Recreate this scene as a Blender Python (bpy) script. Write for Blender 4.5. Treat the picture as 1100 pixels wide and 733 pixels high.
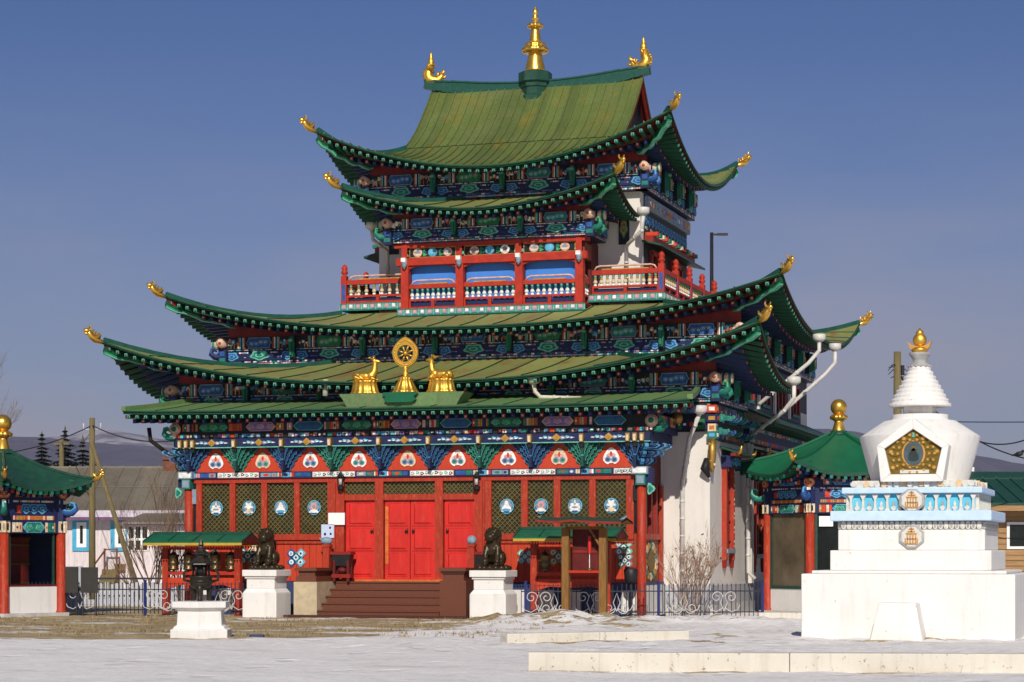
import bpy, bmesh, math, random
from mathutils import Vector, Matrix
R = math.radians
sc = bpy.context.scene
for o in list(bpy.data.objects): bpy.data.objects.remove(o)

# ------------------------------------------------------------------ camera
YAW = R(17.5)
CAM = Vector((20.4025, -55.4303, 1.7))
cd = bpy.data.cameras.new('Camera'); cam = bpy.data.objects.new('Camera', cd)
sc.collection.objects.link(cam); sc.camera = cam
cam.location = CAM; cam.rotation_euler = (R(90), 0, YAW)
cd.sensor_width = 36; cd.lens = 2360/1100*36
cd.shift_y = (594-366.5)/1100
cd.clip_start = .1; cd.clip_end = 20000

# ------------------------------------------------------------------ sky, sun, exposure
SUN_EL, SUN_AZ = R(33), R(-17)          # azimuth measured from the front normal (-Y) towards -X
sund = Vector((-math.sin(SUN_AZ)*math.cos(SUN_EL), -math.cos(SUN_AZ)*math.cos(SUN_EL), math.sin(SUN_EL)))
w = bpy.data.worlds.new('World'); sc.world = w; w.use_nodes = True
nt = w.node_tree; nt.nodes.clear()
sky = nt.nodes.new('ShaderNodeTexSky'); sky.sky_type = 'NISHITA'; sky.sun_disc = False
sky.sun_elevation = SUN_EL; sky.sun_rotation = math.atan2(sund.x, sund.y)
sky.air_density = 1.0; sky.dust_density = .9; sky.ozone_density = 4.5; sky.altitude = 600
bg = nt.nodes.new('ShaderNodeBackground'); bg.inputs[1].default_value = .049
out = nt.nodes.new('ShaderNodeOutputWorld')
tint = nt.nodes.new('ShaderNodeMix'); tint.data_type = 'RGBA'; tint.blend_type = 'MULTIPLY'; tint.inputs[0].default_value = 1
tint.inputs[7].default_value = (.80, .85, 1.15, 1)      # camera white balance: a little less green in the sky light
nt.links.new(sky.outputs[0], tint.inputs[6])
# thin high cloud, thicker towards the horizon
wtc = nt.nodes.new('ShaderNodeTexCoord'); wsx = nt.nodes.new('ShaderNodeSeparateXYZ'); nt.links.new(wtc.outputs['Generated'], wsx.inputs[0])
wmr = nt.nodes.new('ShaderNodeMapRange'); wmr.interpolation_type = 'SMOOTHSTEP'; nt.links.new(wsx.outputs[2], wmr.inputs[0])
for i, q in enumerate((.02, .24, 1.0, 0.0)): wmr.inputs[i+1].default_value = q
wmp = nt.nodes.new('ShaderNodeMapping'); wmp.inputs['Scale'].default_value = (2.2, 2.2, 9); nt.links.new(wtc.outputs['Generated'], wmp.inputs[0])
wno = nt.nodes.new('ShaderNodeTexNoise'); wno.inputs['Scale'].default_value = 2.4; wno.inputs['Detail'].default_value = 5; nt.links.new(wmp.outputs[0], wno.inputs['Vector'])
wm1 = nt.nodes.new('ShaderNodeMapRange'); nt.links.new(wno.outputs[0], wm1.inputs[0])
for i, q in enumerate((.35, .68, .50, 1.1)): wm1.inputs[i+1].default_value = q
wm2 = nt.nodes.new('ShaderNodeMath'); wm2.operation = 'MULTIPLY'; nt.links.new(wmr.outputs[0], wm2.inputs[0]); nt.links.new(wm1.outputs[0], wm2.inputs[1])
wmx = nt.nodes.new('ShaderNodeMix'); wmx.data_type = 'RGBA'; nt.links.new(wm2.outputs[0], wmx.inputs[0]); nt.links.new(tint.outputs[2], wmx.inputs[6]); wmx.inputs[7].default_value = (6.9, 6.6, 8.1, 1)
nt.links.new(wmx.outputs[2], bg.inputs[0]); nt.links.new(bg.outputs[0], out.inputs[0])
sl = bpy.data.lights.new('Sun', 'SUN'); sun = bpy.data.objects.new('Sun', sl); sc.collection.objects.link(sun)
sl.energy = 4.5; sl.angle = R(.5); sl.color = (1, .945, .85)
sun.rotation_euler = sund.to_track_quat('Z', 'Y').to_euler(); sun.location = (0, 0, 60)
vs = sc.view_settings; vs.view_transform = 'Standard'; vs.look = 'None'; vs.exposure = 0; vs.gamma = 1; vs.use_curve_mapping = False

# ------------------------------------------------------------------ materials
MATS = {}
def newmat(name):
    m = bpy.data.materials.new(name); m.use_nodes = True; MATS[name] = m
    return m, m.node_tree, m.node_tree.nodes['Principled BSDF']
def nd(t, typ, **k):
    n = t.nodes.new(typ)
    for a, v in k.items(): setattr(n, a, v)
    return n
def ramp(t, fac, stops):
    r = nd(t, 'ShaderNodeValToRGB'); e = r.color_ramp.elements
    while len(e) < len(stops): e.new(.5)
    for i, (p, c) in enumerate(stops): e[i].position = p; e[i].color = (*c, 1)
    t.links.new(fac, r.inputs[0]); return r.outputs[0]
def noise(t, vec, scale, detail=4, rough=.6, stretch=None):
    n = nd(t, 'ShaderNodeTexNoise'); n.inputs['Scale'].default_value = scale
    n.inputs['Detail'].default_value = detail; n.inputs['Roughness'].default_value = rough
    if stretch:
        mp = nd(t, 'ShaderNodeMapping'); mp.inputs['Scale'].default_value = stretch
        t.links.new(vec, mp.inputs[0]); vec = mp.outputs[0]
    t.links.new(vec, n.inputs['Vector']); return n.outputs[0]
def mix(t, fac, a, b, blend='MIX'):
    n = nd(t, 'ShaderNodeMix', data_type='RGBA', blend_type=blend)
    if isinstance(fac, (int, float)): n.inputs[0].default_value = fac
    else: t.links.new(fac, n.inputs[0])
    for i, c in ((6, a), (7, b)):
        if isinstance(c, tuple): n.inputs[i].default_value = (*c, 1)
        else: t.links.new(c, n.inputs[i])
    return n.outputs[2]
def bump(t, p, h, strength=.3, dist=.02):
    b = nd(t, 'ShaderNodeBump'); b.inputs['Strength'].default_value = strength; b.inputs['Distance'].default_value = dist
    t.links.new(h, b.inputs['Height']); t.links.new(b.outputs[0], p.inputs['Normal'])
def sm(c, k): return tuple(min(1, max(0, x*k)) for x in c)

def mat(name, rgb, rough=.6, metal=0, var=.22, scale=5, wear=None, wear_amt=.45, stretch=None, bmp=.15, spec=.3):
    """painted / plain surface: colour drifting with noise, optional worn patches of another colour"""
    m, t, p = newmat(name)
    tc = nd(t, 'ShaderNodeTexCoord').outputs['Object']
    n = noise(t, tc, scale, 5, .65, stretch)
    col = ramp(t, n, [(.3, sm(rgb, 1-var)), (.7, sm(rgb, 1+var))])
    if wear:
        n2 = noise(t, tc, scale*2.3, 6, .7, stretch)
        f = ramp(t, n2, [(wear_amt+.12, (0, 0, 0)), (wear_amt+.25, (1, 1, 1))])
        col = mix(t, f, col, wear)
    t.links.new(col, p.inputs['Base Color'])
    p.inputs['Roughness'].default_value = rough; p.inputs['Metallic'].default_value = metal; p.inputs['Specular IOR Level'].default_value = spec
    if bmp: bump(t, p, noise(t, tc, scale*6, 3), bmp, .01)
    return m

# red woodwork
mat('door_red', (.55, .022, .016), .5, var=.18, scale=3, wear=(.46, .085, .045), wear_amt=.46, stretch=(2, 2, .4))
mat('frame_red', (.34, .029, .011), .55, var=.2, scale=4, wear=(.42, .12, .045), wear_amt=.43, stretch=(3, 3, .5))
mat('board_red', (.47, .044, .015), .5, var=.14, scale=3, wear=(.48, .075, .03), stretch=(3, 3, .4))
mat('deep_red', (.22, .015, .009), .55, var=.3)
mat('rail_red', (.37, .023, .008), .6, var=.25, wear=(.5, .12, .05), wear_amt=.5)
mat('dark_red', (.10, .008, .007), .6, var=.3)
mat('side_wood', (.22, .05, .022), .6, var=.3)
# painted ornament
PAL = dict(navy=(.012, .018, .072), blue=(.024, .08, .26), sky=(.09, .31, .50), cyan=(.11, .44, .54), teal=(.014, .16, .12),
           mint=(.13, .43, .32), green=(.015, .16, .055), leaf=(.05, .30, .12), pink=(.58, .28, .27), orange=(.55, .13, .03), vermilion=(.52, .045, .012),
           white=(.74, .72, .68), cream=(.62, .5, .33), ochre=(.42, .22, .04), violet=(.20, .13, .36), black=(.012, .012, .014), greyblue=(.20, .27, .33), salmon=(.6, .36, .28))
for k, v in PAL.items(): mat('paint_'+k, v, .55, var=.3, scale=9, wear=sm(v, .30), wear_amt=.46, bmp=.1, spec=.25)
mat('bracket_navy', (.010, .018, .060), .5, var=.3); mat('bracket_blue', (.038, .15, .30), .5, var=.3); mat('bracket_green', (.008, .060, .045), .5, var=.3); mat('bracket_mint', (.05, .26, .19), .5, var=.3)
mat('rafter_end', (.13, .32, .26), .5, var=.3)
mat('rafter_green', (.008, .080, .036), .5, var=.3)
mat('rafter_blue', (.012, .030, .090), .5, var=.3)
mat('edge_green', (.007, .060, .030), .45, var=.3)
mat('hip_green', (.025, .25, .10), .4, var=.3, wear=(.25, .5, .3), wear_amt=.5)
# metals and masonry
def gold(name, rgb, rough):
    m, t, p = newmat(name)
    tc = nd(t, 'ShaderNodeTexCoord').outputs['Object']
    n = noise(t, tc, 9, 5, .6)
    t.links.new(ramp(t, n, [(.3, sm(rgb, .8)), (.7, rgb)]), p.inputs['Base Color'])
    p.inputs['Metallic'].default_value = .85; p.inputs['Roughness'].default_value = rough
    bump(t, p, noise(t, tc, 22, 3), .25, .02)
gold('gold', (.86, .50, .085), .30)
gold('gold_leaf', (.80, .46, .07), .42)
gold('old_gold', (.20, .135, .028), .55)
gold('gilt_bell', (.46, .28, .07), .5)
gold('bronze', (.16, .105, .05), .42)
mat('dark_bronze', (.028, .022, .016), .38, .3, var=.5, scale=9, wear=(.07, .075, .05), wear_amt=.5)
mat('lion_bronze', (.040, .028, .014), .36, .35, var=.5, scale=9, wear=(.12, .085, .035), wear_amt=.5)
mat('black_iron', (.015, .015, .017), .5, var=.3)
mat('picket', (.022, .025, .040), .5, var=.3)
mat('navy_post', (.012, .022, .12), .45, var=.2)
mat('white_iron', (.50, .48, .47), .5, var=.2)
mat('granite', (.13, .044, .024), .45, var=.35, scale=40, wear=(.2, .1, .07), wear_amt=.55)
mat('granite_dark', (.06, .022, .015), .5, var=.35, scale=40)
mat('beige_stone', (.46, .37, .24), .8, var=.18, scale=5, wear=(.30, .22, .14), wear_amt=.5)
mat('concrete', (.44, .42, .40), .9, var=.2, scale=3)
mat('plinth_grey', (.40, .39, .41), .8, var=.15)
mat('plinth_navy', (.03, .045, .12), .6, var=.2)
mat('pipe', (.56, .53, .49), .45, var=.18, scale=4, wear=(.3, .27, .23), wear_amt=.5)
mat('pipe_cream', (.50, .47, .36), .5, var=.2, scale=4)
mat('glass_dark', (.012, .014, .013), .12, var=.3, bmp=0)
mat('glass_painted_reflection', (.11, .085, .052), .12, var=.5, scale=.8, bmp=0)  # reflection of the sunlit surroundings painted into the pane colour
mat('icon_dark', (.02, .035, .035), .5, var=.3)
mat('icon_blue', (.055, .085, .095), .5, var=.3)
mat('pane_olive', (.045, .037, .015), .25, var=.4, bmp=0)
mat('lattice', (.13, .105, .032), .55, var=.3)
mat('blue_panel', (.055, .20, .58), .35, var=.10, scale=1.5)
mat('notice', (.80, .79, .76), .6, var=.03)
mat('notice_blue', (.50, .58, .74), .5, var=.05)
mat('lamp_glass', (.40, .39, .37), .3, var=.05)
mat('wood_brown', (.20, .095, .022), .7, var=.3, scale=6, stretch=(4, 4, .5))
mat('pole_wood', (.15, .115, .05), .85, var=.35, scale=5, stretch=(5, 5, .4))
mat('twig', (.16, .105, .07), .9, var=.3)
mat('twig_pale', (.30, .20, .14), .9, var=.3)
mat('needles', (.012, .020, .014), .9, var=.5)
mat('dead_leaf', (.25, .15, .09), .9, var=.3)
mat('tin_green', (.008, .105, .048), .42, var=.15, scale=2.5, wear=(.03, .17, .09), wear_amt=.55)
mat('tin_dark_green', (.012, .055, .035), .5, var=.3)
mat('tin_blue_green', (.010, .065, .045), .42, var=.25, scale=6, wear=(.3, .38, .34), wear_amt=.60)
mat('shelter_tin', (.010, .10, .052), .5, var=.2)
mat('shelter_green_trim', (.01, .08, .05), .5)
mat('shelter_trim', (.42, .31, .03), .5, var=.15)
mat('pink_siding', (.58, .505, .495), .85, var=.16, scale=3, wear=(.36, .26, .26), wear_amt=.5, stretch=(3, 3, .4))
mat('house_trim', (.50, .44, .50), .7)
mat('purple_trim', (.13, .06, .12), .7)
mat('casing_blue', (.05, .33, .52), .6, var=.15)
mat('white_frame', (.72, .71, .69), .6, var=.08)
mat('brick', (.16, .06, .035), .9, var=.3)
mat('log_wall', (.31, .18, .080), .75, var=.25, scale=3, stretch=(.4, .4, 8))
mat('corrugated_grey', (.40, .41, .45), .6, var=.12)
mat('grey_board', (.035, .033, .030), .7, var=.12)
mat('stupa_blue', (.48, .62, .80), .7, var=.08, wear=(.65, .66, .66), wear_amt=.5)
mat('stupa_cyan', (.10, .47, .66), .6, var=.15)
mat('stupa_pale', (.58, .56, .50), .8, var=.15, scale=14, wear=(.36, .33, .27), wear_amt=.5)
mat('stupa_grey', (.33, .32, .31), .6, var=.25)
mat('gilt_paint', (.50, .24, .045), .5, var=.2)
mat('salmon_ground', (.66, .44, .24), .7, var=.1)

def whitewash(name, rgb, streak, chip=.665):
    m, t, p = newmat(name)
    tc = nd(t, 'ShaderNodeTexCoord').outputs['Object']
    a = ramp(t, noise(t, tc, 1.3, 6, .6), [(.35, sm(rgb, .93)), (.65, rgb)])
    f = ramp(t, noise(t, tc, 2.2, 5, .7, (2.5, 2.5, .16)), [(.52, (0, 0, 0)), (.8, (1, 1, 1))])
    f2 = nd(t, 'ShaderNodeMath', operation='MULTIPLY'); t.links.new(f, f2.inputs[0]); f2.inputs[1].default_value = .55
    col = mix(t, f2.outputs[0], a, streak)
    chips = ramp(t, noise(t, tc, 9, 6, .75), [(chip, (0, 0, 0)), (chip+.035, (1, 1, 1))])
    col = mix(t, chips, col, sm(streak, .85))
    t.links.new(col, p.inputs['Base Color']); p.inputs['Roughness'].default_value = .85
    bump(t, p, noise(t, tc, 7, 6, .7), .25, .03)
whitewash('whitewash', (.74, .715, .68), (.46, .425, .38), .645)
whitewash('plaster', (.68, .635, .58), (.52, .47, .43))
whitewash('kerb_stone', (.62, .575, .49), (.30, .235, .16), .60)
whitewash('panel_white', (.68, .66, .63), (.42, .40, .38))

def tinroof(name, base, rust, patch, strip, amt=.55):
    """painted sheet roof: strips differ a little, rust and faded patches"""
    m, t, p = newmat(name)
    tc = nd(t, 'ShaderNodeTexCoord').outputs['Object']
    sx = nd(t, 'ShaderNodeSeparateXYZ'); t.links.new(tc, sx.inputs[0])
    mu = nd(t, 'ShaderNodeMath', operation='MULTIPLY'); mu.inputs[1].default_value = 1/strip; t.links.new(sx.outputs[0], mu.inputs[0])
    fl = nd(t, 'ShaderNodeMath', operation='FLOOR'); t.links.new(mu.outputs[0], fl.inputs[0])
    wn = nd(t, 'ShaderNodeTexWhiteNoise', noise_dimensions='1D'); t.links.new(fl.outputs[0], wn.inputs['W'])
    col = ramp(t, wn.outputs[0], [(0, sm(base, .58)), (1, sm(base, 1.35))])
    col = mix(t, .55, col, ramp(t, noise(t, tc, .9, 5), [(.35, patch), (.65, base)]))
    streak = ramp(t, noise(t, tc, 1.1, 6, .7, (1.6, .5, .5)), [(amt, (0, 0, 0)), (amt+.14, (1, 1, 1))])
    st = nd(t, 'ShaderNodeMath', operation='MULTIPLY'); t.links.new(streak, st.inputs[0]); st.inputs[1].default_value = .85
    col = mix(t, st.outputs[0], col, rust)
    fine = ramp(t, noise(t, tc, 14, 6, .7), [(.3, (.72, .72, .72)), (.7, (1.15, 1.15, 1.15))])
    col = mix(t, 1, col, fine, 'MULTIPLY')
    t.links.new(col, p.inputs['Base Color']); p.inputs['Roughness'].default_value = .55
    bump(t, p, noise(t, tc, 3, 4), .3, .03)
tinroof('tin_olive', (.240, .250, .062), (.25, .115, .036), (.26, .275, .10), 1.0, .51)
tinroof('tin_top', (.090, .125, .024), (.165, .14, .022), (.14, .165, .055), .3, .53)
tinroof('tin_portico', (.105, .20, .062), (.20, .13, .05), (.16, .21, .09), 1.0, .60)
tinroof('slate_house', (.17, .145, .105), (.12, .085, .05), (.21, .18, .135), 1.2, .56)

# ------------------------------------------------------------------ mesh helpers
COL = sc.collection
class Fr:
    """local frame: s along a face, t up, n out of the face"""
    def __init__(s, o, sd, nd_, td=(0, 0, 1)):
        s.o = Vector(o); s.s = Vector(sd); s.n = Vector(nd_); s.t = Vector(td)
    def __call__(s, a, b, c=0): return s.o + s.s*a + s.t*b + s.n*c
def front(y): return Fr((0, y, 0), (1, 0, 0), (0, -1, 0))
def right(x): return Fr((x, 0, 0), (0, 1, 0), (1, 0, 0))
def left(x): return Fr((x, 0, 0), (0, -1, 0), (-1, 0, 0))
def back(y): return Fr((0, y, 0), (-1, 0, 0), (0, 1, 0))
W0 = Fr((0, 0, 0), (1, 0, 0), (0, 1, 0))

class MB:
    def __init__(s): s.v = []; s.f = []; s.m = []; s.sm = []; s.names = []
    def mi(s, m):
        if m not in s.names: s.names.append(m)
        return s.names.index(m)
    def add(s, vs_, fs, m, smooth=False):
        k = len(s.v); s.v += [tuple(v) for v in vs_]; i = s.mi(m)
        for f in fs: s.f.append([k+a for a in f]); s.m.append(i); s.sm.append(smooth)
    def hexa(s, P, m):       # 8 points: bottom ring 0-3, top ring 4-7
        s.add(P, [(0, 3, 2, 1), (4, 5, 6, 7), (0, 1, 5, 4), (1, 2, 6, 5), (2, 3, 7, 6), (3, 0, 4, 7)], m)
    def box(s, x0, x1, y0, y1, z0, z1, m):
        s.hexa([(x0, y0, z0), (x1, y0, z0), (x1, y1, z0), (x0, y1, z0), (x0, y0, z1), (x1, y0, z1), (x1, y1, z1), (x0, y1, z1)], m)
    def fbox(s, fr, a0, a1, b0, b1, n0, n1, m):   # box in a frame
        s.hexa([fr(a0, b0, n1), fr(a1, b0, n1), fr(a1, b0, n0), fr(a0, b0, n0), fr(a0, b1, n1), fr(a1, b1, n1), fr(a1, b1, n0), fr(a0, b1, n0)], m)
    def prism(s, fr, poly, n0, n1, m):
        k = len(poly)
        vs_ = [fr(a, b, n1) for a, b in poly]+[fr(a, b, n0) for a, b in poly]
        s.add(vs_, [tuple(range(k)), tuple(range(2*k-1, k-1, -1))]+[(i, k+i, k+(i+1) % k, (i+1) % k) for i in range(k)], m)
    def bar(s, p, q, w_, h, m, up=(0, 0, 1)):
        p = Vector(p); q = Vector(q); d = (q-p).normalized(); u = Vector(up)
        sd = d.cross(u)
        if sd.length < 1e-4: sd = d.cross(Vector((1, 0, 0)))
        sd.normalize(); u = sd.cross(d); a = sd*w_/2; b = u*h/2
        s.hexa([p-a-b, p+a-b, q+a-b, q-a-b, p-a+b, p+a+b, q+a+b, q-a+b], m)
    def tube(s, pts, rad, m, seg=8, cap=True):
        pts = [Vector(p) for p in pts]; n = len(pts)
        if not hasattr(rad, '__len__'): rad = [rad]*n
        vs_ = []; ref = None
        for i, p in enumerate(pts):
            d = (pts[min(i+1, n-1)]-pts[max(i-1, 0)])
            if d.length < 1e-7: d = Vector((0, 0, 1))
            d.normalize()
            if ref is None:
                ref = d.cross(Vector((0, 0, 1)))
                if ref.length < .05: ref = d.cross(Vector((0, 1, 0)))
            ref = ref-d*ref.dot(d)
            if ref.length < 1e-5: ref = d.cross(Vector((0, 1, .3)))
            ref.normalize(); b = d.cross(ref)
            for k in range(seg):
                a = 2*math.pi*k/seg; vs_.append(p+(ref*math.cos(a)+b*math.sin(a))*rad[i])
        fs = [(i*seg+k, i*seg+(k+1) % seg, (i+1)*seg+(k+1) % seg, (i+1)*seg+k) for i in range(n-1) for k in range(seg)]
        if cap: fs += [tuple(range(seg-1, -1, -1)), tuple((n-1)*seg+k for k in range(seg))]
        s.add(vs_, fs, m, seg > 5)
    def lathe(s, c, prof, m, seg=20, rot=0, smooth=None, flute=0, nfl=8):
        c = Vector(c); vs_ = []
        for r, z in prof:
            for k in range(seg):
                a = 2*math.pi*k/seg+rot; rr = r*(1+flute*math.cos(a*nfl)) if flute else r
                vs_.append(c+Vector((rr*math.cos(a), rr*math.sin(a), z)))
        n = len(prof)
        fs = [(i*seg+k, i*seg+(k+1) % seg, (i+1)*seg+(k+1) % seg, (i+1)*seg+k) for i in range(n-1) for k in range(seg)]
        fs += [tuple(range(seg-1, -1, -1)), tuple((n-1)*seg+k for k in range(seg))]
        s.add(vs_, fs, m, (seg > 8) if smooth is None else smooth)
    def ball(s, c, r, m, seg=10, rings=6, rot=None):
        c = Vector(c); r = Vector(r) if hasattr(r, '__len__') else Vector((r, r, r)); vs_ = []
        M = rot or Matrix.Identity(3)
        for i in range(1, rings):
            t = math.pi*i/rings
            for k in range(seg):
                a = 2*math.pi*k/seg
                vs_.append(c+M @ Vector((r.x*math.sin(t)*math.cos(a), r.y*math.sin(t)*math.sin(a), -r.z*math.cos(t))))
        vs_ += [c+M @ Vector((0, 0, -r.z)), c+M @ Vector((0, 0, r.z))]; b = len(vs_)-2
        fs = [(i*seg+k, i*seg+(k+1) % seg, (i+1)*seg+(k+1) % seg, (i+1)*seg+k) for i in range(rings-2) for k in range(seg)]
        fs += [(b, (k+1) % seg, k) for k in range(seg)]+[((rings-2)*seg+k, (rings-2)*seg+(k+1) % seg, b+1) for k in range(seg)]
        s.add(vs_, fs, m, True)
    def grid(s, P, m, smooth=True, flip=False):
        r = len(P); c = len(P[0]); vs_ = [p for row in P for p in row]
        fs = []
        for i in range(r-1):
            for j in range(c-1):
                q = (i*c+j, i*c+j+1, (i+1)*c+j+1, (i+1)*c+j); fs.append(q[::-1] if flip else q)
        s.add(vs_, fs, m, smooth)
    # flat ornaments in a frame
    def disc(s, fr, a, b, ra, rb, n0, n1, m, seg=14, lobes=0, amp=.15, rot=0):
        poly = []
        for k in range(seg):
            t = 2*math.pi*k/seg; q = 1+amp*math.cos(lobes*t+rot) if lobes else 1
            poly.append((a+ra*q*math.cos(t), b+rb*q*math.sin(t)))
        s.prism(fr, poly, n0, n1, m)
    def build(s, name, parent=None, loc=None, rotz=0, bevel=0):
        me = bpy.data.meshes.new(name); me.from_pydata(s.v, [], s.f)
        for nm in s.names: me.materials.append(MATS[nm])
        me.polygons.foreach_set('material_index', s.m); me.polygons.foreach_set('use_smooth', s.sm)
        me.update()
        o = bpy.data.objects.new(name, me); COL.objects.link(o)
        if parent: o.parent = parent
        if loc is not None: o.location = loc
        o.rotation_euler.z = rotz
        if bevel:
            b = o.modifiers.new('bevel', 'BEVEL'); b.width = bevel; b.segments = 2; b.limit_method = 'ANGLE'
        return o
def fused(name, mb, voxel, parent=None, loc=None, rotz=0, smooth=2):
    """several overlapping solids fused into one continuous skin"""
    o = mb.build('tmp'); r = o.modifiers.new('r', 'REMESH'); r.mode = 'VOXEL'; r.voxel_size = voxel; r.use_smooth_shade = True
    if smooth:
        k = o.modifiers.new('s', 'SMOOTH'); k.iterations = smooth; k.factor = .5
    bpy.context.view_layer.update()
    me = bpy.data.meshes.new_from_object(o.evaluated_get(bpy.context.evaluated_depsgraph_get()))
    bpy.data.objects.remove(o); me.name = name
    if not me.materials: me.materials.append(MATS[mb.names[0]])
    q = bpy.data.objects.new(name, me); COL.objects.link(q)
    if parent: q.parent = parent
    if loc is not None: q.location = loc
    q.rotation_euler.z = rotz
    return q
def tag(o, label=None, cat=None, group=None, kind=None):
    if label: o['label'] = label
    if cat: o['category'] = cat
    if group: o['group'] = group
    if kind: o['kind'] = kind
    return o
def empty(name, loc=(0, 0, 0), rotz=0, label=None, cat=None, group=None):
    o = bpy.data.objects.new(name, None); COL.objects.link(o); o.location = loc; o.rotation_euler.z = rotz
    o.empty_display_size = .2
    return tag(o, label, cat, group)
def copy_tree(o, parent=None):
    c = o.copy(); COL.objects.link(c)
    if parent: c.parent = parent
    for ch in [q for q in bpy.data.objects if q.parent == o]: copy_tree(ch, c)
    return c
def at(px, py, Y):
    """world point on the plane y = Y seen at a pixel of the photograph (used to read sizes off it)"""
    r = Vector((math.cos(YAW), math.sin(YAW)))*((px-550)/2360)+Vector((-math.sin(YAW), math.cos(YAW)))
    t = (Y-CAM.y)/r.y
    return Vector((CAM.x+r.x*t, Y, CAM.z+(594-py)/2360*t))
def deep(px, py, D):
    r = Vector((math.cos(YAW), math.sin(YAW)))*((px-550)/2360)+Vector((-math.sin(YAW), math.cos(YAW)))
    return Vector((CAM.x+r.x*D, CAM.y+r.y*D, CAM.z+(594-py)/2360*D))
def X(px, Y): return at(px, 594, Y).x
rnd = random.Random(7)

# ------------------------------------------------------------------ painted friezes
def cloud(mb, fr, a, b, ra, rb, n, c1, c2, c3=None):
    mb.disc(fr, a, b, ra, rb, n, n+.012, c1, 22, 5, .13, math.pi/2)
    mb.disc(fr, a, b, ra*.76, rb*.72, n, n+.018, c2, 22, 5, .13, math.pi/2)
    mb.disc(fr, a, b, ra*.5, rb*.42, n, n+.024, c3 or c1, 16)
    mb.disc(fr, a, b, ra*.3, rb*.24, n, n+.03, c2, 12)
def blocks(mb, fr, a0, a1, b0, b1, n, cols, rng, wmin=.05, wmax=.12, gap=.012):
    a = a0
    while a < a1-.02:
        wd = min(rng.uniform(wmin, wmax), a1-a); c = rng.choice(cols)
        mb.fbox(fr, a, a+wd-gap, b0+gap, b1-gap, n, n+.012, 'paint_'+c)
        if wd > .07 and b1-b0 > .08:
            k = rng.random(); c2 = rng.choice(['navy', 'white', 'teal', 'vermilion', 'cream'])
            if k < .4: mb.disc(fr, a+wd/2-gap/2, (b0+b1)/2, wd*.26, (b1-b0)*.26, n, n+.018, 'paint_'+c2, 8)
            elif k < .7: mb.fbox(fr, a+wd*.2, a+wd*.7, b0+(b1-b0)*.4, b0+(b1-b0)*.6, n, n+.018, 'paint_'+c2)
        a += wd
def cartouche(mb, fr, a0, a1, b0, b1, n, c_out, c_in, c_mot, rng):
    h = (b1-b0)/2; bm = (b0+b1)/2; e = min(h*1.0, (a1-a0)*.2)
    def hx(q): return [(a0+q, bm), (a0+q+e, b0+q*.6), (a1-q-e, b0+q*.6), (a1-q, bm), (a1-q-e, b1-q*.6), (a0+q+e, b1-q*.6)]
    mb.prism(fr, hx(0), n, n+.010, 'paint_'+c_out); mb.prism(fr, hx(.025), n, n+.016, 'paint_'+c_in)
    L = a1-a0
    k = max(1, int(L/.28))
    for i in range(k):
        x = a0+L*(i+.5)/k
        cloud(mb, fr, x, bm, L/k*.36, h*.55, n+.014, 'paint_'+c_mot, 'paint_'+c_in)
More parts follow.
